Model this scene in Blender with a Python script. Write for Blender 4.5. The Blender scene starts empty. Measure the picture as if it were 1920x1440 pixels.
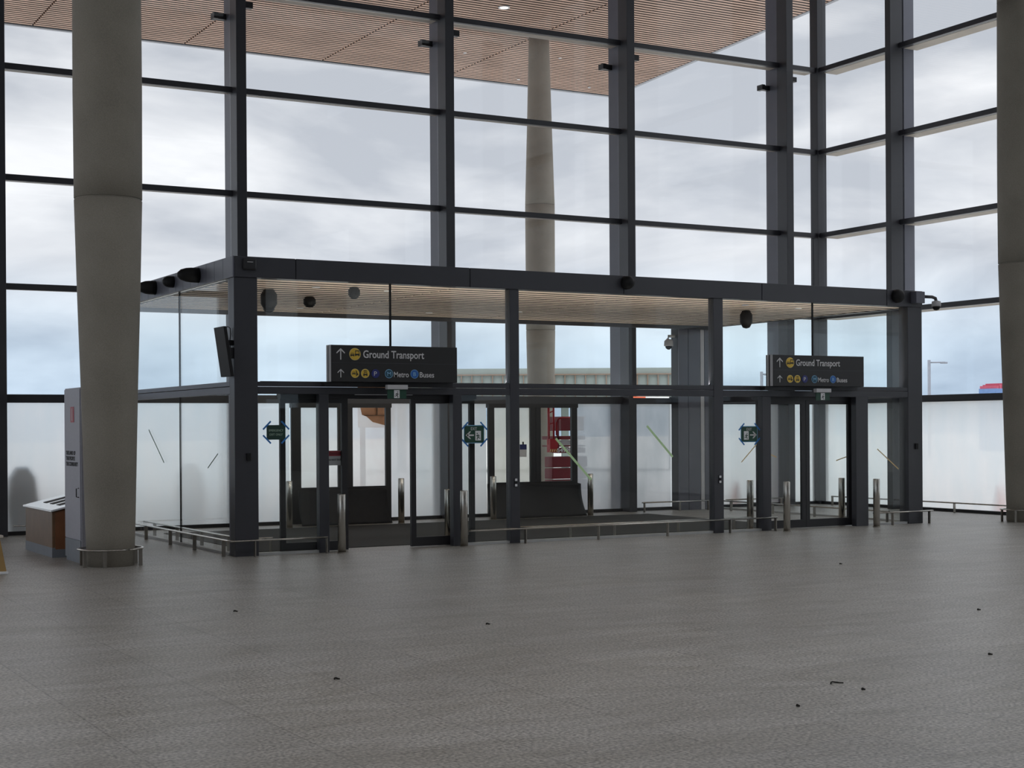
import bpy, bmesh, math, random
from mathutils import Vector, Matrix
random.seed(7)
S = bpy.context.scene
COL = S.collection

# ------------------------------------------------------------------ camera
cam_d = bpy.data.cameras.new('camera')
cam_d.sensor_width = 36.0
cam_d.lens = 2855.08 / 1920 * 36.0
cam_d.shift_y = 87.19 / 1920
cam_d.clip_end = 500
cam = bpy.data.objects.new('camera', cam_d)
COL.objects.link(cam)
R = Vector((0.871366, -0.4905935, -0.0062705))
U = Vector((0.00669740, -0.00088560, 0.99997718))
F = Vector((0.49058786, 0.87138811, -0.00251402))
cam.matrix_world = Matrix(((R.x, U.x, -F.x, -6.6829), (R.y, U.y, -F.y, -19.3414), (R.z, U.z, -F.z, 1.7), (0, 0, 0, 1)))
S.camera = cam

# ------------------------------------------------------------------ colour management
S.view_settings.view_transform = 'Standard'
S.view_settings.look = 'None'
S.view_settings.gamma = 1.0
S.view_settings.use_curve_mapping = False
S.view_settings.exposure = 0.0
S.cycles.transparent_max_bounces = 32
S.cycles.max_bounces = 10
S.cycles.diffuse_bounces = 5

# ------------------------------------------------------------------ sky: overcast, blue-white towards the horizon
W = bpy.data.worlds.new('overcast_sky')
S.world = W
W.use_nodes = True
nt = W.node_tree
nt.nodes.clear()
N = nt.nodes.new
L = nt.links.new
out = N('ShaderNodeOutputWorld'); bg = N('ShaderNodeBackground'); tc = N('ShaderNodeTexCoord')
sep = N('ShaderNodeSeparateXYZ'); L(tc.outputs['Generated'], sep.inputs[0])
ramp = N('ShaderNodeValToRGB'); L(sep.outputs['Z'], ramp.inputs[0])
cr = ramp.color_ramp
cr.elements[0].position = 0.0; cr.elements[0].color = (0.57, 0.71, 0.87, 1)
cr.elements[1].position = 1.0; cr.elements[1].color = (2.3, 2.3, 2.36, 1)
e = cr.elements.new(0.05); e.color = (0.62, 0.74, 0.87, 1)
e = cr.elements.new(0.11); e.color = (0.75, 0.78, 0.83, 1)
e = cr.elements.new(0.30); e.color = (0.71, 0.73, 0.77, 1)
e = cr.elements.new(0.45); e.color = (1.3, 1.32, 1.36, 1)
mp = N('ShaderNodeMapping'); mp.inputs['Scale'].default_value = (2.2, 2.2, 7.5)
L(tc.outputs['Generated'], mp.inputs[0])
nz = N('ShaderNodeTexNoise'); nz.inputs['Scale'].default_value = 1.9; nz.inputs['Detail'].default_value = 7; nz.inputs['Roughness'].default_value = 0.5
nz.inputs['Distortion'].default_value = 0.4
L(mp.outputs[0], nz.inputs['Vector'])
r2 = N('ShaderNodeValToRGB'); L(nz.outputs['Fac'], r2.inputs[0])
r2.color_ramp.elements[0].position = 0.40; r2.color_ramp.elements[0].color = (0.80, 0.82, 0.85, 1)
r2.color_ramp.elements[1].position = 0.66; r2.color_ramp.elements[1].color = (1.42, 1.39, 1.34, 1)
mx = N('ShaderNodeMix'); mx.data_type = 'RGBA'; mx.blend_type = 'MULTIPLY'; mx.inputs[0].default_value = 1.0
L(ramp.outputs[0], mx.inputs[6]); L(r2.outputs[0], mx.inputs[7])
L(mx.outputs[2], bg.inputs[0]); bg.inputs[1].default_value = 1.0
L(bg.outputs[0], out.inputs[0])

# ------------------------------------------------------------------ materials
def srgb(r, g, b):
    return tuple(((c / 255) / 12.92 if c / 255 <= 0.04045 else ((c / 255 + 0.055) / 1.055) ** 2.4) for c in (r, g, b))
def new_mat(name):
    m = bpy.data.materials.new(name); m.use_nodes = True
    return m, m.node_tree.nodes, m.node_tree.links, m.node_tree.nodes['Principled BSDF']
def mat(name, col, rough=0.5, metal=0.0, var=0.06, scale=6.0, bump=0.0, spec=0.5, emit=None):
    m, n, l, b = new_mat(name)
    t = n.new('ShaderNodeTexCoord'); z = n.new('ShaderNodeTexNoise'); z.inputs['Scale'].default_value = scale; z.inputs['Detail'].default_value = 5
    l.new(t.outputs['Object'], z.inputs['Vector'])
    q = n.new('ShaderNodeValToRGB'); l.new(z.outputs['Fac'], q.inputs[0])
    q.color_ramp.elements[0].position = 0.3; q.color_ramp.elements[1].position = 0.7
    q.color_ramp.elements[0].color = tuple(max(0, c * (1 - var)) for c in col) + (1,)
    q.color_ramp.elements[1].color = tuple(min(1, c * (1 + var)) for c in col) + (1,)
    l.new(q.outputs[0], b.inputs['Base Color'])
    b.inputs['Roughness'].default_value = rough; b.inputs['Metallic'].default_value = metal
    b.inputs['Specular IOR Level'].default_value = spec
    if bump:
        bp = n.new('ShaderNodeBump'); bp.inputs['Strength'].default_value = bump; bp.inputs['Distance'].default_value = 0.01
        z2 = n.new('ShaderNodeTexNoise'); z2.inputs['Scale'].default_value = scale * 8
        l.new(t.outputs['Object'], z2.inputs['Vector']); l.new(z2.outputs['Fac'], bp.inputs['Height']); l.new(bp.outputs[0], b.inputs['Normal'])
    if emit:
        b.inputs['Emission Color'].default_value = emit[0] + (1,); b.inputs['Emission Strength'].default_value = emit[1]
    return m

M = {}
M['frame'] = mat('charcoal_powder_coat', (0.040, 0.041, 0.050), 0.40, 0.0, 0.05, 3)
M['frame_black'] = mat('black_anodised', (0.014, 0.014, 0.017), 0.45, 0.0, 0.05, 3)
M['panel'] = mat('slate_cladding_lit_frame', (0.11, 0.115, 0.145), 0.4, 0.0, 0.05, 3)  # pier cladding; on the vestibule's left side, frame paint lightened for side light
M['ledge'] = mat('beige_ledge', (0.55, 0.50, 0.44), 0.7, 0, 0.08, 2)
M['steel'] = mat('brushed_steel', (0.50, 0.48, 0.44), 0.24, 1.0, 0.05, 10)
M['steel_post'] = mat('dull_steel', (0.30, 0.28, 0.25), 0.4, 0.9, 0.08, 10)
M['white_gloss'] = mat('white_gloss_top', (0.85, 0.87, 0.9), 0.12, spec=0.9)
M['white_gloss'].node_tree.nodes['Principled BSDF'].inputs['Coat Weight'].default_value = 1.0
M['black'] = mat('black_plastic', (0.009, 0.009, 0.010), 0.6, spec=0.3)
M['rubber'] = mat('black_sheet', (0.010, 0.011, 0.014), 0.65, 0, 0.2, 8)
M['white'] = mat('white_plastic', (0.75, 0.76, 0.78), 0.4)
M['grey_light'] = mat('pale_grey_housing', (0.50, 0.50, 0.52), 0.5)
M['text_white'] = mat('white_vinyl', (0.62, 0.62, 0.63), 0.6)
M['yellow'] = mat('yellow_vinyl', srgb(214, 178, 60), 0.5)
M['yellow_pale'] = mat('pale_yellow_rim', srgb(226, 208, 140), 0.5)
M['navy'] = mat('navy_vinyl', srgb(32, 42, 112), 0.5)
M['teal'] = mat('teal_vinyl', srgb(32, 80, 100), 0.5)
M['blue'] = mat('blue_vinyl', srgb(40, 100, 180), 0.5)
M['pale_blue'] = mat('pale_blue_vinyl', srgb(130, 180, 215), 0.5)
M['sign_black'] = mat('sign_face', (0.016, 0.016, 0.017), 0.55)
M['green_sign'] = mat('green_sign', srgb(20, 66, 50), 0.5)
M['green_dark'] = mat('dark_green_sign', srgb(28, 58, 50), 0.5)
M['green_text'] = mat('muted_green_lettering', srgb(165, 190, 172), 0.5)
M['tape_green'] = mat('green_tape', srgb(205, 240, 185), 0.7)
M['tape_dkgreen'] = mat('dark_green_tape', srgb(70, 110, 80), 0.7)
M['tape_tan'] = mat('tan_tape', srgb(225, 200, 150), 0.7)
M['tape_blue'] = mat('blue_tape', srgb(50, 120, 190), 0.7)
M['red'] = mat('red_paint', srgb(170, 22, 34), 0.45)
M['dkred'] = mat('dark_red_paint', srgb(120, 20, 34), 0.5)
M['red_label'] = mat('dull_red_label', srgb(165, 60, 72), 0.5)
M['orange'] = mat('orange_plastic', srgb(250, 90, 40), 0.5)
M['kiosk'] = mat('grey_laminate', srgb(158, 158, 168), 0.5, 0, 0.05, 40)
M['kiosk_base'] = mat('grey_kickplate', srgb(118, 124, 132), 0.5)
M['wood_brown'] = mat('brown_wood_panel', srgb(112, 86, 62), 0.45, 0, 0.15, 7)
M['wood_orange'] = mat('orange_wood_panel', srgb(128, 84, 56), 0.45, 0, 0.12, 7)
M['ply'] = mat('plywood', srgb(206, 150, 110), 0.7, 0, 0.15, 3)
M['tan'] = mat('tan_stand', srgb(150, 120, 70), 0.5)
M['mat'] = mat('dark_entrance_mat', (0.035, 0.037, 0.037), 0.9, 0, 0.25, 60)
M['channel'] = mat('pale_aluminium', (0.55, 0.56, 0.56), 0.45, 0.3)
M['bridge'] = mat('pale_green_grey_concrete', srgb(160, 170, 166), 0.9, 0, 0.08, 0.3)
M['rust'] = mat('rusty_pipe', srgb(150, 128, 112), 0.9)
M['distant_blue'] = mat('distant_blue', srgb(110, 140, 185), 0.9)
M['distant_red'] = mat('distant_red', srgb(190, 90, 110), 0.9)
M['lamp_post'] = mat('grey_lamp_post', srgb(140, 145, 155), 0.7)
M['bush'] = mat('dark_green_bin', srgb(30, 50, 48), 0.8)
M['wall'] = mat('grey_wall', (0.09, 0.09, 0.09), 0.8)
M['dark_ceiling'] = mat('dark_ceiling', (0.10, 0.085, 0.075), 0.9)
M['slat_back'] = mat('dark_void', (0.02, 0.016, 0.014), 0.9)
M['slat'] = mat('terracotta_timber_slats', (0.64, 0.43, 0.33), 0.6, 0, 0.14, 0.8)
M['slat_inner'] = mat('tan_timber_slats', (0.84, 0.69, 0.55), 0.6, 0, 0.12, 0.9)
M['fascia_grey'] = mat('pale_grey_fascia', (0.40, 0.42, 0.46), 0.6)
M['lamp_on'] = mat('lit_lamp', (0.9, 0.9, 0.85), 0.5, emit=((1.0, 0.93, 0.82), 2.5))
M['strip_glow'] = mat('white_line_glow', (0.9, 0.9, 0.9), 0.5, emit=((1.0, 1.0, 1.0), 1.0))
M['strip_red'] = mat('red_line_glow', (0.9, 0.3, 0.2), 0.5, emit=((1.0, 0.22, 0.12), 0.9))
M['debris'] = mat('dark_debris', (0.02, 0.018, 0.015), 0.9)

# concrete columns: fine speckle and cast mottling
m, n, l, b = new_mat('cast_concrete')
t = n.new('ShaderNodeTexCoord')
z1 = n.new('ShaderNodeTexNoise'); z1.inputs['Scale'].default_value = 1.3; z1.inputs['Detail'].default_value = 6
z2 = n.new('ShaderNodeTexNoise'); z2.inputs['Scale'].default_value = 90; z2.inputs['Detail'].default_value = 3
l.new(t.outputs['Object'], z1.inputs['Vector']); l.new(t.outputs['Object'], z2.inputs['Vector'])
ad = n.new('ShaderNodeMath'); ad.operation = 'ADD'; l.new(z1.outputs['Fac'], ad.inputs[0]); l.new(z2.outputs['Fac'], ad.inputs[1])
q = n.new('ShaderNodeValToRGB'); hf = n.new('ShaderNodeMath'); hf.operation = 'MULTIPLY'; hf.inputs[1].default_value = 0.5
l.new(ad.outputs[0], hf.inputs[0]); l.new(hf.outputs[0], q.inputs[0])
q.color_ramp.elements[0].position = 0.32; q.color_ramp.elements[0].color = (0.195, 0.178, 0.148, 1)
q.color_ramp.elements[1].position = 0.68; q.color_ramp.elements[1].color = (0.31, 0.285, 0.24, 1)
l.new(q.outputs[0], b.inputs['Base Color']); b.inputs['Roughness'].default_value = 0.75
M['concrete'] = m

# stone floor: tiles, speckle, scuffs, soft sheen
m, n, l, b = new_mat('granite_tiles')
t = n.new('ShaderNodeTexCoord'); 
br = n.new('ShaderNodeTexBrick'); br.offset = 0.5; br.inputs['Scale'].default_value = 1.0
br.inputs['Brick Width'].default_value = 0.9; br.inputs['Row Height'].default_value = 0.9; br.inputs['Mortar Size'].default_value = 0.006
br.inputs['Color1'].default_value = (0.335, 0.325, 0.303, 1); br.inputs['Color2'].default_value = (0.308, 0.301, 0.285, 1); br.inputs['Mortar'].default_value = (0.225, 0.217, 0.205, 1)
rot = n.new('ShaderNodeMapping'); rot.inputs['Rotation'].default_value = (0, 0, math.pi / 2)
l.new(t.outputs['Object'], rot.inputs[0]); l.new(rot.outputs[0], br.inputs['Vector'])
sp = n.new('ShaderNodeTexNoise'); sp.inputs['Scale'].default_value = 45; sp.inputs['Detail'].default_value = 4; l.new(t.outputs['Object'], sp.inputs['Vector'])
spr = n.new('ShaderNodeValToRGB'); l.new(sp.outputs['Fac'], spr.inputs[0])
spr.color_ramp.elements[0].position = 0.35; spr.color_ramp.elements[0].color = (0.5, 0.5, 0.51, 1)
spr.color_ramp.elements[1].position = 0.65; spr.color_ramp.elements[1].color = (1.5, 1.5, 1.48, 1)
mul = n.new('ShaderNodeMix'); mul.data_type = 'RGBA'; mul.blend_type = 'MULTIPLY'; mul.inputs[0].default_value = 1
l.new(br.outputs['Color'], mul.inputs[6]); l.new(spr.outputs[0], mul.inputs[7])
sc = n.new('ShaderNodeTexNoise'); sc.inputs['Scale'].default_value = 1.5; sc.inputs['Detail'].default_value = 9; sc.inputs['Roughness'].default_value = 0.7; sc.inputs['Distortion'].default_value = 1.2
mps = n.new('ShaderNodeMapping'); mps.inputs['Rotation'].default_value = (0, 0, 0.5); mps.inputs['Scale'].default_value = (0.55, 1.7, 1)
l.new(t.outputs['Object'], mps.inputs[0]); l.new(mps.outputs[0], sc.inputs['Vector'])
scr = n.new('ShaderNodeValToRGB'); l.new(sc.outputs['Fac'], scr.inputs[0])
scr.color_ramp.elements[0].position = 0.33; scr.color_ramp.elements[0].color = (0.76, 0.74, 0.70, 1)
scr.color_ramp.elements[1].position = 0.67; scr.color_ramp.elements[1].color = (1.2, 1.2, 1.22, 1)
mul2 = n.new('ShaderNodeMix'); mul2.data_type = 'RGBA'; mul2.blend_type = 'MULTIPLY'; mul2.inputs[0].default_value = 1
l.new(mul.outputs[2], mul2.inputs[6]); l.new(scr.outputs[0], mul2.inputs[7])
l.new(mul2.outputs[2], b.inputs['Base Color'])
rr = n.new('ShaderNodeMapRange'); rr.inputs[3].default_value = 0.36; rr.inputs[4].default_value = 0.48
l.new(sc.outputs['Fac'], rr.inputs[0]); l.new(rr.outputs[0], b.inputs['Roughness'])
b.inputs['Specular IOR Level'].default_value = 0.9
bp = n.new('ShaderNodeBump'); bp.inputs['Strength'].default_value = 0.25; bp.inputs['Distance'].default_value = 0.004
l.new(sp.outputs['Fac'], bp.inputs['Height']); l.new(bp.outputs[0], b.inputs['Normal'])
M['floor'] = m
M['ground'] = mat('pale_forecourt_concrete', (0.62, 0.62, 0.60), 0.9, 0, 0.06, 0.4)

# clear glass: transparent with angle-dependent mirror
def glass(name, tint, f0):
    m = bpy.data.materials.new(name); m.use_nodes = True
    n = m.node_tree.nodes; l = m.node_tree.links; n.clear()
    o = n.new('ShaderNodeOutputMaterial'); tr = n.new('ShaderNodeBsdfTransparent'); tr.inputs[0].default_value = tint + (1,)
    gl = n.new('ShaderNodeBsdfGlossy'); gl.inputs['Roughness'].default_value = 0.0; gl.inputs[0].default_value = (0.95, 0.97, 0.96, 1)
    lw = n.new('ShaderNodeLayerWeight'); lw.inputs[0].default_value = 0.5
    pw = n.new('ShaderNodeMath'); pw.operation = 'POWER'; pw.inputs[1].default_value = 5.0; l.new(lw.outputs['Facing'], pw.inputs[0])
    mr = n.new('ShaderNodeMapRange'); mr.inputs[3].default_value = f0; mr.inputs[4].default_value = 0.9; l.new(pw.outputs[0], mr.inputs[0])
    mi = n.new('ShaderNodeMixShader'); l.new(mr.outputs[0], mi.inputs[0]); l.new(tr.outputs[0], mi.inputs[1]); l.new(gl.outputs[0], mi.inputs[2])
    l.new(mi.outputs[0], o.inputs[0])
    return m
M['glass'] = glass('clear_glass', (0.955, 0.968, 0.965), 0.014)
M['glass_curtain'] = glass('curtain_glass', (0.975, 0.98, 0.985), 0.015)

def film(name, c1, c2, trans, sc=1.2, streak=3.0, fwd=0.55):
    m = bpy.data.materials.new(name); m.use_nodes = True
    n = m.node_tree.nodes; l = m.node_tree.links; n.clear()
    o = n.new('ShaderNodeOutputMaterial')
    t = n.new('ShaderNodeTexCoord'); mp = n.new('ShaderNodeMapping'); mp.inputs['Scale'].default_value = (streak, streak, 1)
    z = n.new('ShaderNodeTexNoise'); z.inputs['Scale'].default_value = sc; z.inputs['Detail'].default_value = 5
    l.new(t.outputs['Object'], mp.inputs[0]); l.new(mp.outputs[0], z.inputs['Vector'])
    q = n.new('ShaderNodeValToRGB'); q.color_ramp.elements[0].position = 0.32; q.color_ramp.elements[1].position = 0.68
    q.color_ramp.elements[0].color = c1 + (1,); q.color_ramp.elements[1].color = c2 + (1,)
    l.new(z.outputs['Fac'], q.inputs[0])
    tl = n.new('ShaderNodeBsdfTranslucent'); l.new(q.outputs[0], tl.inputs[0])
    tr = n.new('ShaderNodeBsdfTransparent')
    rf = n.new('ShaderNodeBsdfRefraction'); rf.inputs['IOR'].default_value = 1.18; rf.inputs['Roughness'].default_value = 0.75; l.new(q.outputs[0], rf.inputs[0])
    m0 = n.new('ShaderNodeMixShader'); m0.inputs[0].default_value = fwd; l.new(tl.outputs[0], m0.inputs[1]); l.new(rf.outputs[0], m0.inputs[2])
    mi = n.new('ShaderNodeMixShader'); mi.inputs[0].default_value = trans
    l.new(m0.outputs[0], mi.inputs[1]); l.new(tr.outputs[0], mi.inputs[2]); l.new(mi.outputs[0], o.inputs[0])
    return m
M['film'] = film('frosted_film', (0.90, 0.94, 0.95), (0.97, 0.975, 0.97), 0.07)
M['film_warm'] = film('creased_plastic_film', (0.93, 0.87, 0.86), (0.99, 0.97, 0.96), 0.18, 3.0, 1.0)
M['film_beige'] = film('beige_film', (0.80, 0.77, 0.69), (0.92, 0.89, 0.82), 0.10)
M['film_grey'] = film('darker_grey_film', (0.52, 0.55, 0.58), (0.74, 0.75, 0.77), 0.12, 0.9, 2.0)  # greyer, darker film tone than on the other panes

# ------------------------------------------------------------------ helpers
def wloc(o):
    v = Vector((0, 0, 0))
    while o is not None:
        v += o.location; o = o.parent
    return v
def tag(o, label=None, cat=None, group=None, kind=None):
    if label: o['label'] = label
    if cat: o['category'] = cat
    if group: o['group'] = group
    if kind: o['kind'] = kind
    return o
class MB:
    def __init__(s): s.v = []; s.f = []; s.sm = []
    def add(s, vs, fs, smooth=False):
        k = len(s.v); s.v += [tuple(v) for v in vs]
        s.f += [tuple(i + k for i in f) for f in fs]; s.sm += [smooth] * len(fs); return s
    def box(s, x0, x1, y0, y1, z0, z1):
        vs = [(x, y, z) for x in (x0, x1) for y in (y0, y1) for z in (z0, z1)]
        return s.add(vs, [(0, 1, 3, 2), (4, 6, 7, 5), (0, 4, 5, 1), (2, 3, 7, 6), (0, 2, 6, 4), (1, 5, 7, 3)])
    def prism(s, poly, d0, d1):          # poly: list of Vector (any plane), extruded from +d0 to +d1 offsets
        n = len(poly); a = [Vector(p) + Vector(d0) for p in poly]; c = [Vector(p) + Vector(d1) for p in poly]
        fs = [tuple(range(n)), tuple(range(2 * n - 1, n - 1, -1))]
        fs += [(i, i + n, (i + 1) % n + n, (i + 1) % n) for i in range(n)]
        return s.add(a + c, fs)
    def lathe(s, prof, c, axis='Z', seg=24, caps=True):
        c = Vector(c); n = len(prof); vs = []
        for r, h in prof:
            for k in range(seg):
                a = 2 * math.pi * k / seg; p, q = r * math.cos(a), r * math.sin(a)
                vs.append(c + (Vector((p, q, h)) if axis == 'Z' else Vector((p, h, q)) if axis == 'Y' else Vector((h, p, q))))
        fs = []
        for i in range(n - 1):
            for k in range(seg):
                fs.append((i * seg + k, i * seg + (k + 1) % seg, (i + 1) * seg + (k + 1) % seg, (i + 1) * seg + k))
        s.add(vs, fs, True)
        if caps:
            k0 = len(s.v) - n * seg
            s.f += [tuple(k0 + k for k in range(seg - 1, -1, -1)), tuple(k0 + (n - 1) * seg + k for k in range(seg))]; s.sm += [False, False]
        return s
    def tube(s, pts, r, seg=10, rz=None):
        pts = [Vector(p) for p in pts]; rz = rz or r; rings = []
        for i, p in enumerate(pts):
            d = (pts[min(i + 1, len(pts) - 1)] - pts[max(i - 1, 0)]).normalized()
            ref = Vector((0, 0, 1)) if abs(d.z) < 0.9 else Vector((1, 0, 0))
            a = d.cross(ref).normalized(); b_ = a.cross(d)
            rings.append([p + a * r * math.cos(2 * math.pi * k / seg) + b_ * rz * math.sin(2 * math.pi * k / seg) for k in range(seg)])
        vs = [v for ring in rings for v in ring]; fs = []
        for i in range(len(pts) - 1):
            for k in range(seg):
                fs.append((i * seg + k, i * seg + (k + 1) % seg, (i + 1) * seg + (k + 1) % seg, (i + 1) * seg + k))
        s.add(vs, fs, True)
        k0 = len(s.v) - len(vs)
        s.f += [tuple(k0 + k for k in range(seg - 1, -1, -1)), tuple(k0 + (len(pts) - 1) * seg + k for k in range(seg))]; s.sm += [False, False]
        return s
    def build(s, name, material, parent=None, bevel=0.0, origin=None):
        me = bpy.data.meshes.new(name)
        base = wloc(parent) if parent is not None else Vector(origin or (0, 0, 0))
        me.from_pydata([tuple(Vector(v) - base) for v in s.v], [], s.f)
        bm = bmesh.new(); bm.from_mesh(me); bmesh.ops.recalc_face_normals(bm, faces=bm.faces[:]); bm.to_mesh(me); bm.free()
        for p, q_ in zip(me.polygons, s.sm): p.use_smooth = q_
        me.materials.append(material)
        o = bpy.data.objects.new(name, me); COL.objects.link(o)
        if parent is not None: o.parent = parent
        elif origin: o.location = origin
        if bevel:
            md = o.modifiers.new('bevel', 'BEVEL'); md.width = bevel; md.segments = 2; md.limit_method = 'ANGLE'
        return o
def box(name, x0, x1, y0, y1, z0, z1, material, parent=None, bevel=0.0, origin=None):
    return MB().box(x0, x1, y0, y1, z0, z1).build(name, material, parent, bevel, origin)
def thing(name, loc, label, cat=None, group=None, kind=None):
    o = bpy.data.objects.new(name, None); COL.objects.link(o); o.location = loc; o.empty_display_size = 0.2
    return tag(o, label, cat, group, kind)
def copy_tree(o, parent=None):
    c = o.copy(); COL.objects.link(c); c.parent = parent
    for ch in [x for x in kids.get(o.name, [])]: copy_tree(ch, c)
    return c
kids = {}
def text_mesh(name, txt, size, origin, xdir, zdir, material, parent, align='LEFT', width=None, depth=0.002, bold=0.0):
    cu = bpy.data.curves.new('t', 'FONT'); cu.body = txt; cu.size = size; cu.align_x = align; cu.extrude = depth / 2; cu.offset = bold; cu.resolution_u = 3
    tmp = bpy.data.objects.new('t', cu); COL.objects.link(tmp)
    bpy.context.view_layer.update()
    me = bpy.data.meshes.new_from_object(tmp.evaluated_get(bpy.context.evaluated_depsgraph_get()))
    bpy.data.objects.remove(tmp); bpy.data.curves.remove(cu)
    xs = [v.co.x for v in me.vertices]
    k = 1.0
    if width: k = width / (max(xs) - min(xs))
    x_, z_ = Vector(xdir).normalized(), Vector(zdir).normalized(); y_ = x_.cross(z_) * -1
    base = wloc(parent) if parent is not None else Vector((0, 0, 0))
    nrm = x_.cross(z_)
    x0 = min(xs) if align == 'LEFT' else 0
    for v in me.vertices:
        c = v.co.copy(); v.co = Vector(origin) + x_ * ((c.x - x0) * k) + z_ * c.y + nrm * (c.z) - base
    me.materials.clear(); me.materials.append(material)
    o = bpy.data.objects.new(name, me); COL.objects.link(o); o.parent = parent
    return o
STR = 'structure'

# ------------------------------------------------------------------ dimensions
YC, XR = 5.99, 15.25
ZT = [9.357, 7.597, 5.811, 4.057, 2.271]       # transom tops
ZTOP = 13.2
ZA, ZB, ZC, ZD = 3.981, 3.705, 2.323, 2.16      # vestibule beam top / bottom, transom top / bottom
VX = 12.30                                       # vestibule length

# ------------------------------------------------------------------ setting
tag(box('floor', -30, 15.3, -45, 6.06, -0.25, 0, M['floor'], origin=(0, 0, 0)), 'grey speckled stone tile floor of the hall', 'floor', kind=STR)
tag(box('ground', -150, 220, -120, 220, -0.6, -0.27, M['ground']), 'pale concrete forecourt outside the glass hall', 'ground', kind=STR)
cb = MB()
for a, c in ((-45, -39), (-36.8, -30), (-27.8, -21.5), (-19.0, -11.0), (-8.2, 6.06)): cb.box(-30, 15.3, a, c, ZTOP + 0.05, ZTOP + 0.4)  # gaps between the slabs added to brighten the floor
tag(cb.build('ceiling', M['dark_ceiling']), 'dark high ceiling of the hall with long openings added to light the floor', 'ceiling', kind=STR)
wb = MB().box(-30, 15.3, -45.4, -45, 0, 3.0).box(-30, 15.3, -45.4, -45, 5.5, 13.2)
for k in range(8): wb.box(-30 + k * 6.2, -30 + k * 6.2 + 4.2, -45.4, -45, 3.0, 5.5)
tag(wb.build('wall_back', M['wall']), 'plain grey rear wall of the hall with window openings', 'wall', kind=STR)
wr = MB().box(15.25, 15.6, -45, -13.0, 0, 2.5).box(15.25, 15.6, -45, -13.0, 9.0, 13.2)
for k in range(4): wr.box(15.25, 15.6, -45 + k * 8.5, -45 + k * 8.5 + 4, 2.5, 9.0)
tag(wr.build('wall_right', M['wall']), 'grey right hand wall of the hall beyond the glazing', 'wall', kind=STR)
wl = MB().box(-30.3, -30, -45, 6, 0, 0.5)
for k in range(13): wl.box(-30.3, -30, -45 + k * 4.03, -45 + k * 4.03 + 0.18, 0.5, 13.2)
tag(wl.build('wall_left', M['wall']), 'low sill and slim mullions of the open left side of the hall', 'wall', kind=STR)

# mullions on the long glass wall
edge = [-9.826, -5.811, -1.796, 2.219, 6.234, 10.249, 14.264]   # right edges
MW = 0.178
names_m = ['far left mullion outside the frame edge', 'second mullion left of the round column', 'black mullion at the left edge of the view',
           'tall black mullion above the vestibule left corner', 'tall black mullion above the left direction sign',
           'tall black mullion above the middle of the vestibule', 'tall black mullion above the right direction sign']
for i, xr in enumerate(edge):
    t_ = thing('trim_%d' % (i + 1), (xr - MW, 5.7, 0), names_m[i], 'mullion', kind=STR)
    box('fin', xr - MW, xr, 5.70, 6.02, 0, ZTOP, M['frame'], t_, 0.004)
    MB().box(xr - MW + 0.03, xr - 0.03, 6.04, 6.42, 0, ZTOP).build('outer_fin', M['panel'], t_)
    if i >= 3:
        xl = xr - MW
        MB().box(xl - 0.17, xl + 0.025, 6.28, 6.38, 8.84, 8.94).box(xl - 0.21, xl - 0.13, 6.24, 6.42, 8.835, 8.945).build('bracket', M['frame_black'], t_)
        MB().box(xr + 0.005, xr + 0.15, 5.76, 5.86, 8.95, 9.05).build('bracket', M['frame_black'], t_)
t_ = thing('trim_8', (15.1, 5.85, 0), 'slim black corner post where the two glass walls meet', 'mullion', kind=STR)
box('corner_post', 15.08, 15.32, 5.88, 6.12, 0, ZTOP, M['frame'], t_, 0.004)
for j, yr in enumerate((3.48, -0.55, -4.58, -8.61, -12.64)):
    t_ = thing('trim_%d' % (9 + j), (14.9, yr, 0), ['wide black mullion on the right glass wall above the camera bracket', 'black mullion on the right wall behind the round column', 'third mullion of the right glass wall',
                                                    'fourth mullion of the right glass wall', 'last mullion of the right glass wall'][j], 'mullion', kind=STR)
    box('fin', 14.90, 15.22, yr, yr + 0.15, 0, ZTOP, M['frame'], t_, 0.004)
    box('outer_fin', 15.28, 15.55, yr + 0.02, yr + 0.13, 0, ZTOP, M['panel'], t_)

wn = [0]
def bay_y(x0, x1, label, low='film', z_low_door=False):
    wn[0] += 1
    w = thing('window_%d' % wn[0], (x0, YC, 0), label, 'window', kind=STR)
    zs = [0.0] + ZT[::-1] + [ZTOP]
    for i in range(6):
        zb, zt = zs[i], zs[i + 1]
        z0 = zb + (0.05 if i == 0 else 0.0); z1 = zt - (0.10 if i < 5 else 0)
        if i == 0 and low is None: continue
        box('pane', x0, x1, 6.025, 6.045, z0, z1, M['glass_curtain'], w)
        if i == 0:
            if low == 'split':
                MB().add([(x0, 6.05, z0), (11.3, 6.05, z0), (11.3, 6.05, z1), (x0, 6.05, z1)], [(0, 1, 2, 3)]).build('grey_film', M['film_grey'], w)
                MB().add([(11.3, 6.05, z0), (x1, 6.05, z0), (x1, 6.05, z1), (11.3, 6.05, z1)], [(0, 1, 2, 3)]).build('frosted_film', M['film'], w)
                continue
            f = MB().add([(x0, 6.05, z0), (x1, 6.05, z0), (x1, 6.05, z1 + 0.0), (x0, 6.05, z1)], [(0, 1, 2, 3)])
            f.build('frosted_film', M[low], w)
    for i, z in enumerate(ZT):
        h = 0.10 if i < 4 else 0.135
        tr_ = box('transom', x0, x1, 5.93, 6.024, z - h, z, M['frame'], w)
        MB().box(x0, x1, 6.05, 6.05 + (0.24 if i == 0 else 0.10), z - h + 0.01, z - h + 0.045).build('outer_ledge', M['ledge'], tr_)
    if low is not None:
        box('sill', x0, x1, 5.95, 6.024, 0.0, 0.06, M['frame_black'], w)
    return w
bay_y(-5.80, -1.974, 'glass bay left of the round column with frosted lower pane')
bay_y(-1.79, 2.041, 'glass bay behind the left round column')
w_left = bay_y(2.222, 6.056, 'glass bay above the left direction sign', None)
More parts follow.
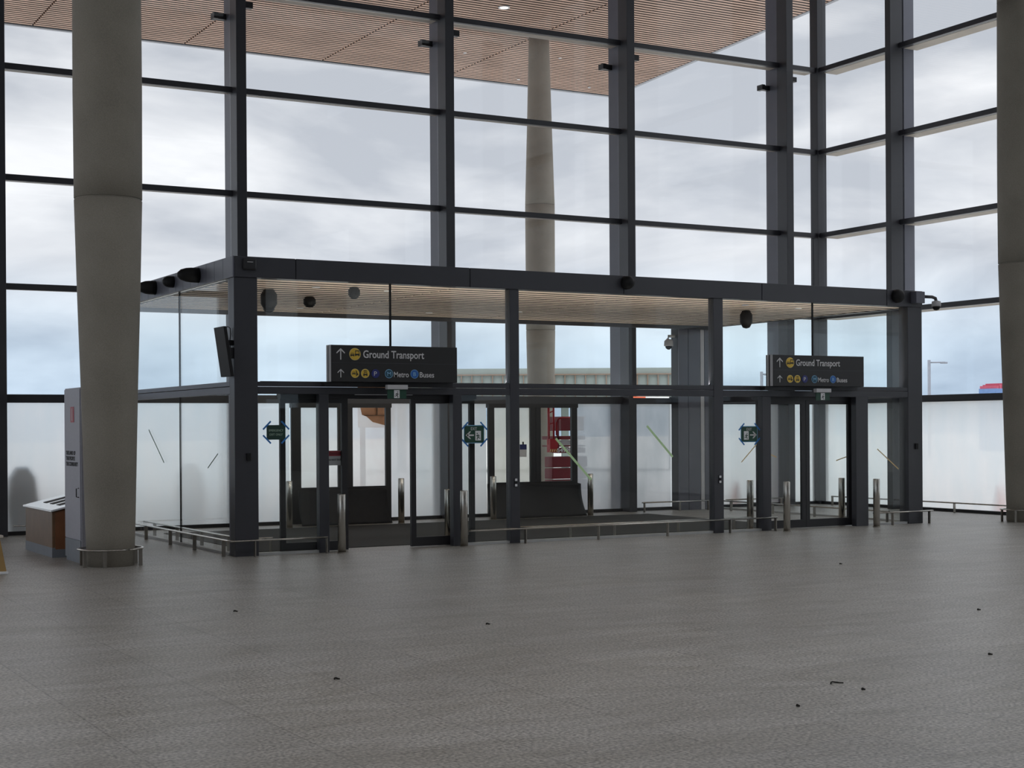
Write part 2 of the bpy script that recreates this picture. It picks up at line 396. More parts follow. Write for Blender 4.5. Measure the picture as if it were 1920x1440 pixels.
w_mid = bay_y(6.237, 10.071, 'glass bay above the middle of the vestibule', None)
bay_y(10.252, 14.086, 'glass bay above the right direction sign', 'split')
bay_y(14.267, 15.08, 'narrow glass bay beside the corner post')
def bay_x(y0, y1, label):
    wn[0] += 1
    w = thing('window_%d' % wn[0], (XR, y0, 0), label, 'window', kind=STR)
    zs = [0.0] + ZT[::-1] + [ZTOP]
    for i in range(6):
        zb, zt = zs[i], zs[i + 1]
        z0 = zb + (0.05 if i == 0 else 0.0); z1 = zt - (0.10 if i < 5 else 0)
        box('pane', 15.225, 15.245, y0, y1, z0, z1, M['glass_curtain'], w)
        if i == 0:
            MB().add([(15.25, y0, z0), (15.25, y1, z0), (15.25, y1, z1), (15.25, y0, z1)], [(0, 1, 2, 3)]).build('frosted_film', M['film'], w)
    for i, z in enumerate(ZT):
        h = 0.10 if i < 4 else 0.135
        tr_ = box('transom', 15.13, 15.224, y0, y1, z - h, z, M['frame'], w)
        MB().box(15.27, 15.62, y0, y1, z - h, z - h + 0.035).build('outer_ledge', M['ledge'], tr_)
    box('sill', 15.15, 15.224, y0, y1, 0.0, 0.06, M['frame_black'], w)
bay_x(3.635, 5.878, 'right wall glass bay beside the corner post')
bay_x(-0.395, 3.475, 'right wall glass bay with frosted lower pane behind the right column')
bay_x(-4.425, -0.555, 'right wall glass bay nearer the viewer')
bay_x(-8.455, -4.585, 'right wall glass bay outside the view')
bay_x(-12.485, -8.615, 'last right wall glass bay outside the view')

# ------------------------------------------------------------------ outside doors in the long glass wall (below transom)
def fixed_pane(w, x0, x1, fm):
    box('pane', x0, x1, 6.025, 6.045, 0.05, 2.136, M['glass_curtain'], w)
    MB().add([(x0, 6.05, 0.05), (x1, 6.05, 0.05), (x1, 6.05, 2.136), (x0, 6.05, 2.136)], [(0, 1, 2, 3)]).build('frosted_film', M[fm], w)
    box('sill', x0, x1, 5.95, 6.024, 0.0, 0.06, M['frame_black'], w)
fixed_pane(w_left, 2.222, 3.10, 'film'); fixed_pane(w_left, 5.03, 6.056, 'film')
fixed_pane(w_mid, 6.237, 7.05, 'film'); fixed_pane(w_mid, 9.03, 10.071, 'film_grey')
def back_door(num, xs, label, films):
    xa, a0, a1, b0, b1, xb = xs
    d = thing('door_%d' % num, (xa, 5.95, 0), label, 'door', kind=STR)
    MB().box(xa, xb, 5.93, 6.06, 2.06, 2.136).build('door_header', M['frame_black'], d)
    for (s0, p0, p1, s1), fm in zip(((xa, a0, a1, (a1 + b0) / 2), ((a1 + b0) / 2, b0, b1, xb)), films):
        lf = MB().box(s0 + 0.003, p0, 5.96, 6.02, 0.0, 2.06).box(p1, s1 - 0.003, 5.96, 6.02, 0.0, 2.06).box(p0, p1, 5.96, 6.02, 0.58, 0.64).box(p0, p1, 5.96, 6.02, 0, 0.1).build('door_leaf', M['frame_black'], d)
        box('door_pane', p0, p1, 5.985, 5.995, 0.64, 2.06, M['glass'], lf)
        box('kick_panel', p0, p1, 5.975, 6.0, 0.1, 0.58, M['rubber'], lf)
        if fm:
            MB().add([(x, 6.0, z) for x, z in fm[1]], [tuple(range(len(fm[1])))]).build('plastic_film', M[fm[0]], lf)
    return d
back_door(3, (3.10, 3.278, 3.99, 4.27, 4.925, 5.03), 'black framed outer doors behind the left sliding doors, panes covered in creased plastic film',
          [('film_warm', [(3.278, 0.64), (3.99, 0.64), (3.99, 2.06), (3.278, 2.06)]),
           ('film_warm', [(4.27, 0.64), (4.925, 0.64), (4.925, 1.74), (4.84, 1.76), (4.68, 1.80), (4.56, 1.90), (4.47, 1.93), (4.44, 2.06), (4.27, 2.06)])])
back_door(4, (7.05, 7.18, 7.97, 8.2, 8.90, 9.03), 'black framed outer doors behind the middle of the vestibule, right pane uncovered',
          [('film_beige', [(7.18, 0.64), (7.97, 0.64), (7.97, 2.06), (7.18, 2.06)]), None])

# ------------------------------------------------------------------ vestibule structure
tn = [13]
def trim(x0, x1, y0, y1, z0, z1, label, m='frame', cat='post', bevel=0.005):
    tn[0] += 1
    return tag(box('trim_%d' % tn[0], x0, x1, y0, y1, z0, z1, M[m], bevel=bevel, origin=(x0, y0, z0)), label, cat, kind=STR)
trim(0.0, 0.325, 0.0, 0.2, 0, ZB, 'thick black left corner post of the vestibule')
trim(11.975, VX, 0.0, 0.22, 0, ZB, 'thick black right corner post of the vestibule')
trim(4.18, 4.335, 0.0, 0.14, 0, ZB, 'black full height post left of the centre window of the vestibule')
trim(7.86, 8.045, 0.0, 0.14, 0, ZB, 'black full height post right of the centre window of the vestibule')
trim(1.197, 1.338, 0.0, 0.12, 0, ZD, 'black door post left of the left sliding doors')
trim(3.243, 3.389, 0.0, 0.12, 0, ZD, 'black door post right of the left sliding doors')
trim(8.825, 8.999, 0.0, 0.12, 0, ZD, 'black door post left of the right sliding doors')
trim(10.80, 11.067, 0.0, 0.12, 0, ZD, 'black door post right of the right sliding doors')
# beam with panel joints
tn[0] += 1
bt = thing('trim_%d' % tn[0], (0, 0, ZB), 'dark beam of flat panels along the top front of the vestibule', 'beam', kind=STR)
seams = [0.0, 0.865, 3.52, 6.159, 8.814, 11.484, VX]
for a, c in zip(seams, seams[1:]): box('beam_panel', a + 0.006, c - 0.006, -0.02, 0.0, ZB, ZA, M['frame'], bt, 0.003)
box('beam_core', 0.0, VX, 0.002, 0.2, ZB + 0.001, ZA - 0.004, M['frame_black'], bt)
tn[0] += 1
ft = thing('trim_%d' % tn[0], (0, 0.2, ZB), 'grey panelled fascia, colour lightened for side light, along the top left side of the vestibule', 'beam', kind=STR)
y = 0.03
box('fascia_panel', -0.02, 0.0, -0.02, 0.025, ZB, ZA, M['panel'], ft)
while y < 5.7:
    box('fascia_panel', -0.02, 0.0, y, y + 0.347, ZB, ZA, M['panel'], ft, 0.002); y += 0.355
box('fascia_core', 0.002, 0.15, 0.21, 5.69, ZB + 0.001, ZA - 0.004, M['frame_black'], ft)
trim(VX - 0.15, VX, 0.23, 5.69, ZB, ZA, 'dark beam along the top right side of the vestibule', cat='beam')
# middle transom
tn[0] += 1
mt = thing('trim_%d' % tn[0], (0.325, 0, ZD), 'black horizontal transom across the vestibule front above the doors', 'transom', kind=STR)
for a, c in ((0.327, 4.178), (4.337, 7.858), (8.047, 11.973)):
    box('transom_bar', a, c, 0.01, 0.14, 2.262, ZC, M['frame'], mt, 0.003)
    box('transom_bar', a, c, 0.004, 0.13, ZD, 2.256, M['frame'], mt, 0.003)
tn[0] += 1
lt = thing('trim_%d' % tn[0], (0, 0.2, ZD), 'grey transom, colour lightened for side light, along the left side of the vestibule', 'transom', kind=STR)
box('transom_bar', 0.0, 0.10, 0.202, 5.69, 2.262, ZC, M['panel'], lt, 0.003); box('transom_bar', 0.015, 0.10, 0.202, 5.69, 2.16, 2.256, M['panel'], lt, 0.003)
trim(0.02, 0.10, 0.202, 0.30, 0.0, 2.155, 'grey jamb, colour lightened for side light, beside the left corner post', 'panel')
trim(0.02, 0.10, 0.202, 0.30, 2.325, 3.70, 'grey upper jamb, colour lightened for side light, beside the left corner post', 'panel')
trim(VX - 0.10, VX, 0.225, 5.69, 2.16, ZC, 'black transom along the right side of the vestibule', cat='transom')
# roof and slatted ceiling
tag(box('ceiling_vestibule_roof', 0.16, VX - 0.16, 0.21, 5.68, 3.80, 3.96, M['slat_back']), 'flat roof slab of the vestibule', 'roof', kind=STR)
vc = thing('ceiling_vestibule', (6, 3, 3.71), 'tan timber slat ceiling inside the vestibule', 'ceiling', kind=STR)
sl = MB(); rv = MB(); pitch = 0.30  # rv: dark strips standing in for shade between the slats
segs = [0.16, 3.44, 6.75, 9.95, VX - 0.16]
yy = 0.24
while yy < 5.5:
    for a, c in zip(segs, segs[1:]):
        sl.box(a + 0.012, c - 0.012, yy, yy + 0.235, 3.712, 3.745); rv.box(a + 0.012, c - 0.012, yy + 0.26, yy + 0.30, 3.708, 3.745)
    yy += pitch
sl.build('slat_panel', M['slat_inner'], vc); rv.build('slat_gap_shade', M['slat_back'], vc)
box('slat_backing', 0.16, VX - 0.16, 0.21, 5.68, 3.765, 3.795, M['slat_back'], vc)
box('ceiling_edge', 0.16, VX - 0.16, 5.6, 5.68, 3.64, 3.76, M['frame'], vc)
# glazing
def vglass(x0, x1, y0, y1, z0, z1, label, joints=(), channel=True):
    wn[0] += 1
    w = thing('window_%d' % wn[0], (x0, y0, z0), label, 'window', kind=STR)
    horizontal = (x1 - x0) > (y1 - y0)
    cuts = [x0 if horizontal else y0] + list(joints) + [x1 if horizontal else y1]
    for a, c in zip(cuts, cuts[1:]):
        a2 = a + (0.012 if a in joints else 0); c2 = c - (0.012 if c in joints else 0)
        if horizontal: box('pane', a2, c2, y0, y1, z0, z1, M['glass'], w)
        else: box('pane', x0, x1, a2, c2, z0, z1, M['glass'], w)
    for j in joints:
        if horizontal: box('joint_seal', j - 0.012, j + 0.012, y0 - 0.002, y1 + 0.002, z0, z1, M['black'], w)
        else: box('joint_seal', x0 - 0.002, x1 + 0.002, j - 0.009, j + 0.009, z0, z1, M['black'], w)
    if channel:
        if horizontal: box('floor_channel', x0, x1, y0 - 0.03, y1 + 0.03, 0.0, 0.035, M['channel'], w)
        else: box('floor_channel', x0 - 0.03, x1 + 0.03, y0, y1, 0.0, 0.035, M['channel'], w)
    return w
vglass(0.327, 4.178, 0.06, 0.08, ZC, ZB, 'wide upper pane above the left sliding doors, split by a thin joint', (2.30,), False)
vglass(4.337, 7.858, 0.06, 0.08, ZC, ZB, 'large upper centre pane of the vestibule', (), False)
vglass(8.047, 11.973, 0.06, 0.08, ZC, ZB, 'wide upper pane above the right sliding doors, split by a thin joint', (9.93,), False)
vglass(0.327, 1.195, 0.06, 0.08, 0.035, ZD, 'lower pane left of the left sliding doors with the emergency exit notice')
vglass(3.391, 4.178, 0.06, 0.08, 0.035, ZD, 'lower pane right of the left sliding doors')
vglass(4.337, 7.858, 0.06, 0.08, 0.035, ZD, 'large lower centre pane with two green tape strips')
vglass(8.047, 8.823, 0.06, 0.08, 0.035, ZD, 'lower pane left of the right sliding doors')
vglass(11.069, 11.973, 0.06, 0.08, 0.035, ZD, 'lower pane beside the right corner post')
vglass(0.04, 0.06, 0.302, 5.69, ZC, ZB, 'upper left side glass of the vestibule', (2.55,), False)
vglass(0.04, 0.06, 0.302, 5.69, 0.035, ZD, 'lower left side glass of the vestibule', (2.55,))
vglass(VX - 0.06, VX - 0.04, 0.225, 5.69, ZC, ZB, 'upper right side glass of the vestibule', (), False)
vglass(VX - 0.06, VX - 0.04, 0.225, 5.69, 0.035, ZD, 'lower right side glass of the vestibule')

# sliding doors
def sliding(num, leaves, x0, x1, label):
    d = thing('door_%d' % num, (x0, 0.15, 0), label, 'door', kind=STR)
    box('operator_housing', x0, x1, 0.145, 0.30, 2.10, 2.26, M['frame_black'], d)
    for a, a2, c2, c in leaves:
        lf = MB().box(a, a2, 0.17, 0.22, 0.01, 2.10).box(c2, c, 0.17, 0.22, 0.01, 2.10).box(a2, c2, 0.17, 0.22, 0.01, 0.14).box(a2, c2, 0.17, 0.22, 2.04, 2.10).build('door_leaf', M['frame_black'], d)
        box('door_pane', a2, c2, 0.19, 0.20, 0.14, 2.04, M['glass'], lf)
    return d
sliding(1, ((0.70, 0.775, 1.60, 1.69), (2.66, 2.735, 3.60, 3.68)), 0.70, 3.70, 'left pair of black framed sliding doors standing partly open')
sliding(2, ((8.86, 8.94, 9.78, 9.862), (9.87, 9.945, 10.78, 10.85)), 8.85, 10.86, 'right pair of black framed sliding doors, closed')

# added uplight strips on the transoms inside, washing the slatted ceiling
for yl, tilt, lab in ((0.115, -0.95, 'slim uplight lamp added behind the front transom'), (5.965, 0.0, 'slim uplight lamp added on the back transom')):
    zl = 2.325 if yl < 1 else 2.273
    t = thing('added_fill_strip', (6.1, yl, zl), lab, 'light', 'added vestibule uplight strips')
    MB().box(0.4, 11.9, yl - 0.015, yl + 0.015, zl, zl + 0.008).build('strip_housing', M['frame_black'], t)
    ld = bpy.data.lights.new('fill', 'AREA'); ld.shape = 'RECTANGLE'; ld.size = 11.4; ld.size_y = 0.03; ld.energy = 75 if yl < 1 else 30; ld.color = (1.0, 0.93, 0.84)
    lo = bpy.data.objects.new('added_fill_lamp', ld); COL.objects.link(lo); lo.parent = t
    lo.location = (0, 0, 0.03); lo.rotation_euler = (math.pi + tilt, 0, 0)

# cladding pier at back right of the vestibule
pr_ = thing('trim_90', (11.25, 5.4, 0), 'blue grey clad pier at the back right corner of the vestibule', 'pier', kind=STR)
xs_ = [11.24, 11.48, 11.78, 11.88, 12.15]
for a, c in zip(xs_, xs_[1:]):
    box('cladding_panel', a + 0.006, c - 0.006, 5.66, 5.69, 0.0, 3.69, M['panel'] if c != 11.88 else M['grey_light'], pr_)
box('pier_core', 11.245, 12.145, 5.695, 5.92, 0, 3.69, M['frame_black'], pr_)
# mat
tag(box('entrance_mat', 0.5, 10.0, 0.55, 4.95, 0.0, 0.008, M['mat'], origin=(0.5, 0.42, 0)), 'large dark grey entrance mat inside the vestibule', 'mat')

# ------------------------------------------------------------------ canopy outside
cp = thing('canopy', (-5, 16, ZTOP), 'broad timber slatted canopy projecting outside above the glass wall', 'canopy')
def xedge(yv): return 21.32 + (yv - 13.5) * (22.45 - 21.32) / (25.2 - 13.5)
sl = MB(); rv = MB(); yy = 6.55  # rv: dark strips put in as shade in the slat gaps
cuts = [-26.0 + 4.42 * k for k in range(12)]
cuts = [c_ + (16.02 - cuts[9] - 4.42 * 0) - (0) for c_ in cuts]
cuts = [16.02 - 4.42 * k for k in range(10, 0, -1)] + [16.02]
while yy < 25.1:
    xe = xedge(yy)
    cc = [c_ for c_ in cuts if c_ < xe - 0.3] + [xe]
    if yy < 12: xe2 = xe
    for a, c in zip(cc, cc[1:]): sl.box(a + 0.025, c - 0.025 if c != xe else c, yy, yy + 0.115, ZTOP, ZTOP + 0.06); rv.box(a + 0.025, c - 0.025 if c != xe else c, yy + 0.165, yy + 0.198, ZTOP + 0.001, ZTOP + 0.06)
    yy += 0.2
sl.build('slat_soffit', M['slat'], cp); rv.build('slat_gap_shade', M['slat_back'], cp)
MB().add([(-30, 6.45, ZTOP + .12), (xedge(6.45), 6.45, ZTOP + .12), (xedge(25.2), 25.2, ZTOP + .12), (-30, 25.2, ZTOP + .12),
          (-30, 6.45, ZTOP + .6), (xedge(6.45), 6.45, ZTOP + .6), (xedge(25.2), 25.2, ZTOP + .6), (-30, 25.2, ZTOP + .6)],
         [(0, 1, 2, 3), (4, 7, 6, 5), (0, 4, 5, 1), (1, 5, 6, 2), (2, 6, 7, 3), (3, 7, 4, 0)]).build('canopy_deck', M['slat_back'], cp)
MB().box(-30, xedge(25.2) + 0.1, 25.2, 25.34, ZTOP - 0.02, ZTOP + 0.6).prism([Vector((xedge(6.45), 6.45, ZTOP - .02)), Vector((xedge(25.2), 25.2, ZTOP - .02)), Vector((xedge(25.2) + .12, 25.2, ZTOP - .02)), Vector((xedge(6.45) + .12, 6.45, ZTOP - .02))], (0, 0, 0), (0, 0, 0.62)).build('edge_fascia', M['fascia_grey'], cp)
dl0 = None
for k, ((x, y_), nm) in enumerate(zip([(13.669, 17.1), (15.067, 22.08), (18.287, 24.43), (17.995, 21.29), (21.0, 24.34)],
                                      ['nearest the top of the picture', 'left of the outside column', 'just left of the outside column near the canopy edge', 'just right of the outside column', 'nearest the canopy corner'])):
    r_ = 0.16 if k == 0 else 0.05
    d = thing('downlight', (x, y_, ZTOP), 'small round recessed canopy downlight ' + nm, 'light', 'recessed canopy downlights')
    MB().lathe([(r_, -0.002), (r_, -0.03), (r_ * .75, -0.03), (r_ * .75, -0.002)], (x, y_, ZTOP), seg=16).build('trim_ring', M['white'], d)
    MB().lathe([(r_ * .7, -0.016), (r_ * .7, -0.026)], (x, y_, ZTOP), seg=16).build('lamp_face', M['lamp_on'] if k == 0 else M['white'], d)

# ------------------------------------------------------------------ round concrete columns
def column(x, y, prof, label, joints, seg=48, loc_z=0):
    t = thing('concrete_column', (x, y, loc_z), label, 'column')
    pts = []
    for z, r_ in prof:
        pts.append((r_, z))
    full = []
    def rad(z):
        for (za, ra), (zb_, rb) in zip(prof, prof[1:]):
            if za <= z <= zb_: return ra + (rb - ra) * (z - za) / (zb_ - za)
        return prof[-1][1]
    zs = [loc_z] + [j for j in joints] + [prof[-1][0]]
    for a, c in zip(zs, zs[1:]):
        n_ = 10
        a_, c_ = a + (0.012 if a in joints else 0), c - (0.012 if c in joints else 0)
        p = [(rad(a_) - 0.012, a_ - 0.001)] if a in joints else []
        p += [(rad(a_ + (c_ - a_) * k / n_), a_ + (c_ - a_) * k / n_) for k in range(n_ + 1)]
        if c in joints: p += [(rad(c_) - 0.012, c_ + 0.001)]
        MB().lathe(p, (x, y, 0), seg=seg).build('column_drum', M['concrete'], t)
    for j in joints: MB().lathe([(rad(j) - 0.014, j - 0.013), (rad(j) - 0.014, j + 0.013)], (x, y, 0), seg=seg).build('drum_joint', M['concrete'], t)
    return t
P1 = [(0, 0.286), (0.43, 0.302), (2.24, 0.347), (3.35, 0.382), (4.556, 0.413), (6, 0.420), (9.0, 0.41), (13.2, 0.37)]
column(-1.737, -0.33, P1, 'large round tapering concrete column standing at the left', [4.556, 9.06])
column(14.0, -0.69, P1, 'large round tapering concrete column at the right edge', [4.47, 8.99])
P2 = [(-0.27, 0.33), (1.5, 0.375), (4.54, 0.43), (8.23, 0.438), (10.5, 0.37), (13.2, 0.30)]
column(16.15, 19.45, P2, 'round concrete column outside holding up the timber canopy', [4.54, 8.23], loc_z=-0.27)

def ring_guard(x, y, label, gap):
    t = thing('column_guard_rail', (x, y, 0), label, 'rail')
    pts = [(x + 0.385 * math.cos(a), y + 0.385 * math.sin(a), 0.215) for a in [math.radians(gap + 3 + k * (354 / 40)) for k in range(41)]]
    MB().tube(pts, 0.024, 10, 0.012).build('ring_rail', M['steel'], t)
    for a in (200, 245, 330, 20, 90, 145):
        cx_, cy_ = x + 0.375 * math.cos(math.radians(a)), y + 0.375 * math.sin(math.radians(a))
        box('post', cx_ - 0.022, cx_ + 0.022, cy_ - 0.008, cy_ + 0.008, 0, 0.205, M['steel_post'], t)
ring_guard(-1.737, -0.33, 'low steel ring rail around the base of the left column', 287)
ring_guard(14.0, -0.69, 'low steel ring rail around the base of the right column', 300)

# ------------------------------------------------------------------ low guard rails
def rail(path, posts, label, z=0.215, along='x', r=0.024):
    t = thing('guard_rail', (path[0][0], path[0][1], 0), label, 'rail')
    MB().tube([(a, c, z) for a, c in path], r, 10, 0.014).build('handrail', M['steel'], t)
    for px, py, ax in posts:
        if ax == 'x': box('post', px - 0.008, px + 0.008, py - 0.025, py + 0.025, 0, z - 0.01, M['steel_post'], t)
        else: box('post', px - 0.025, px + 0.025, py - 0.008, py + 0.008, 0, z - 0.01, M['steel_post'], t)
    return t
arc = [(-0.11 + 0.08 - 0.08 * math.cos(a), -0.03 - 0.08 * math.sin(a)) for a in [math.radians(k * 15) for k in range(7)]]
rail([(-0.11, 5.0), (-0.11, 2.5)] + arc + [(0.3, -0.11), (1.26, -0.11)], [(-0.11, 3.82, 'y'), (-0.11, 2.56, 'y'), (-0.11, 1.41, 'y'), (-0.11, 0.16, 'y'), (-0.11, 4.95, 'y'), (0.23, -0.11, 'x'), (1.25, -0.11, 'x')],
     'low steel rail wrapping the left corner of the vestibule')
rail([(3.40, -0.11), (6, -0.11), (9.02, -0.11)], [(4.36, -0.11, 'x'), (5.62, -0.11, 'x'), (6.88, -0.11, 'x'), (8.08, -0.11, 'x'), (8.99, -0.11, 'x')], 'long low steel rail along the middle front of the vestibule')
rail([(11.08, -0.11), (12.42, -0.11)], [(11.50, -0.11, 'x'), (12.34, -0.11, 'x')], 'short low steel rail in front of the right corner post')
rail([(4.42, 0.34), (6, 0.34), (8.84, 0.34)], [(4.5, 0.34, 'x'), (5.4, 0.34, 'x'), (6.2, 0.34, 'x'), (7.4, 0.34, 'x'), (8.5, 0.34, 'x'), (8.8, 0.34, 'x')], 'low steel rail behind the centre glass inside the vestibule', 0.2)
rail([(0.25, 5.2), (0.25, 0.5), (0.35, 0.38), (0.65, 0.36)], [(0.25, 4.6, 'y'), (0.25, 3.4, 'y'), (0.25, 2.2, 'y'), (0.25, 1.0, 'y'), (0.62, 0.36, 'x')], 'low steel rail inside the left side glass of the vestibule', 0.2)
rail([(10.2, 5.45), (11.85, 5.45)], [(10.25, 5.45, 'x'), (11.1, 5.45, 'x'), (11.8, 5.45, 'x')], 'low steel rail along the back of the vestibule at the right', 0.19)
rail([(11.95, 5.3), (11.95, 0.45)], [(11.95, 4.9, 'y'), (11.95, 3.6, 'y'), (11.95, 2.4, 'y'), (11.95, 1.2, 'y'), (11.95, 0.5, 'y')], 'low steel rail inside the right side glass of the vestibule', 0.19)
rail([(14.95, 5.35), (14.95, -0.2)], [(14.95, 5.33, 'y'), (14.95, 3.2, 'y'), (14.95, 1.87, 'y'), (14.95, 0.2, 'y')], 'low dark rail along the right glass wall', 0.19)
rail([(12.45, 5.72), (14.1, 5.72)], [(12.6, 5.72, 'x'), (13.9, 5.72, 'x')], 'low rail along the glass wall right of the vestibule', 0.17)
rail([(-1.72, 5.66), (-0.2, 5.66)], [(-0.9, 5.66, 'x'), (-0.25, 5.66, 'x')], 'low rail along the glass wall at the far left', 0.17)

# ------------------------------------------------------------------ bollards
bl = [(1.42, -0.23, 'standing left of the open left doorway'), (3.32, -0.17, 'standing right of the open left doorway at the rail end'),
      (9.05, -0.32, 'standing left of the closed right doors'), (10.93, -0.34, 'standing right of the closed right doors'),
      (4.82, 5.10, 'inside the vestibule against the far frosted pane, seen through the open doorway'), (3.33, 0.34, 'inside the vestibule behind the right leaf of the left doors'),
      (6.64, 5.03, 'inside the vestibule at the left end of the wide black sheet'), (8.75, 5.06, 'inside the vestibule at the right end of the wide black sheet'),
      (10.80, 0.36, 'inside the vestibule behind the right leaf of the closed doors'), (2.70, 5.05, 'inside the vestibule behind the leftmost sliding leaf'), (8.93, 0.46, 'inside the vestibule behind the post left of the right doors')]
b0 = None
for x, y_, lab in bl:
    if b0 is None:
        b0 = thing('bollard', (x, y_, 0), '', 'bollard', 'stainless steel bollards')
        a_ = MB().lathe([(0.055, 0.0), (0.055, 0.79), (0.050, 0.80)], (x, y_, 0), seg=24).build('bollard_tube', M['steel'], b0)
        c_ = MB().lathe([(0.062, 0.0), (0.062, 0.012)], (x, y_, 0), seg=24).build('base_plate', M['steel_post'], b0)
        kids['bollard'] = [a_, c_]; o = b0
    else:
        o = copy_tree(b0)
        o.location = (x, y_, 0)
    o['label'] = 'stainless steel bollard ' + lab

# ------------------------------------------------------------------ draped black sheets in front of the outer doors
def sheet(x0, x1, y_, h, label):
    nx, nz_ = 28, 12; vs = []
    for j in range(nz_ + 1):
        for i in range(nx + 1):
            u_ = i / nx; v_ = j / nz_
            topd = 0.0 if u_ < 0.9 else (u_ - 0.9) / 0.1
            z = v_ * (h - 0.035 * topd ** 2 - 0.012 * math.sin(u_ * 9))
            x = x0 + u_ * (x1 - x0) + (0.05 * (1 - v_) ** 2 if u_ > 0.9 else 0)
            vs.append((x, y_ - 0.16 * (1 - v_) ** 2 + 0.015 * math.sin(u_ * 14 + v_ * 2), z))
    back = [(a, c + 0.012, d) for a, c, d in vs]; n1 = len(vs); W_ = nx + 1; fs = []
    for j in range(nz_):
        for i in range(nx):
            k = j * W_ + i; fs.append((k, k + 1, k + W_ + 1, k + W_)); fs.append((k + n1, k + W_ + n1, k + W_ + 1 + n1, k + 1 + n1))
    for i in range(nx): fs.append((i, i + n1, i + 1 + n1, i + 1)); k = nz_ * W_ + i; fs.append((k, k + 1, k + 1 + n1, k + n1))
    for j in range(nz_): k = j * W_; fs.append((k, k + W_, k + W_ + n1, k + n1)); k += nx; fs.append((k, k + n1, k + W_ + n1, k + W_))
    o = MB().add(vs + back, fs, True).build("black_sheet", M['rubber'], origin=(x0, y_, 0))
    return tag(o, label, 'sheet')
sheet(3.05, 4.72, 5.50, 0.63, 'black sheet standing against the outer doors, seen through the open left doorway')
sheet(6.70, 8.72, 5.35, 0.645, 'wide black sheet with rounded top corner across the outer doors in the middle')

# ------------------------------------------------------------------ signs
def disc(cx_, y_, cz, r_, name, m_, parent, th=0.004):
    return MB().lathe([(r_, 0.0), (r_, -th)], (cx_, y_, cz), axis='Y', seg=32).build(name, m_, parent)
def flat(poly, y_, name, m_, parent, th=0.003):
    return MB().prism([Vector((a, y_, c)) for a, c in poly], (0, 0, 0), (0, -th, 0)).build(name, m_, parent)
def multi_flat(polys, y_, name, m_, parent, th=0.003):
    mb = MB()
    for pl in polys: mb.prism([Vector((a, y_, c)) for a, c in pl], (0, 0, 0), (0, -th, 0))
    return mb.build(name, m_, parent)
def car_polys(cx_, cz, s):
    r_ = lambda x0, x1, z0, z1: [(cx_ + x0 * s, cz + z0 * s), (cx_ + x1 * s, cz + z0 * s), (cx_ + x1 * s, cz + z1 * s), (cx_ + x0 * s, cz + z1 * s)]
    return [[(cx_ - .36 * s, cz + .30 * s), (cx_ - .28 * s, cz + .30 * s), (cx_ - .34 * s, cz + .06 * s), (cx_ - .46 * s, cz + .06 * s)],
            [(cx_ + .28 * s, cz + .30 * s), (cx_ + .36 * s, cz + .30 * s), (cx_ + .46 * s, cz + .06 * s), (cx_ + .34 * s, cz + .06 * s)],
            r_(-.36, .36, .30, .42), r_(-.5, .5, -.26, .06), r_(-.48, -.26, -.42, -.26), r_(.26, .48, -.42, -.26)]
def bus_polys(cx_, cz, s):
    r_ = lambda x0, x1, z0, z1: [(cx_ + x0 * s, cz + z0 * s), (cx_ + x1 * s, cz + z0 * s), (cx_ + x1 * s, cz + z1 * s), (cx_ + x0 * s, cz + z1 * s)]
    return [r_(-.5, .5, .62, .82), r_(-.5, -.38, .06, .62), r_(.38, .5, .06, .62), r_(-.55, .55, -.26, .08), r_(-.5, -.26, -.42, -.26), r_(.26, .5, -.42, -.26)]
def arrow_up(cx_, cz, h, w_):
    t_ = w_ * 0.13
    return [[(cx_ - t_ * .5, cz - h / 2), (cx_ + t_ * .5, cz - h / 2), (cx_ + t_ * .5, cz + h / 2 - t_), (cx_ - t_ * .5, cz + h / 2 - t_)],
            [(cx_, cz + h / 2), (cx_, cz + h / 2 - t_ * 1.5), (cx_ - w_ / 2, cz + h / 2 - w_ / 2 - t_ * 1.0), (cx_ - w_ / 2 - t_ * .3, cz + h / 2 - w_ / 2)],
            [(cx_, cz + h / 2), (cx_ + w_ / 2 + t_ * .3, cz + h / 2 - w_ / 2), (cx_ + w_ / 2, cz + h / 2 - w_ / 2 - t_ * 1.0), (cx_, cz + h / 2 - t_ * 1.5)]]
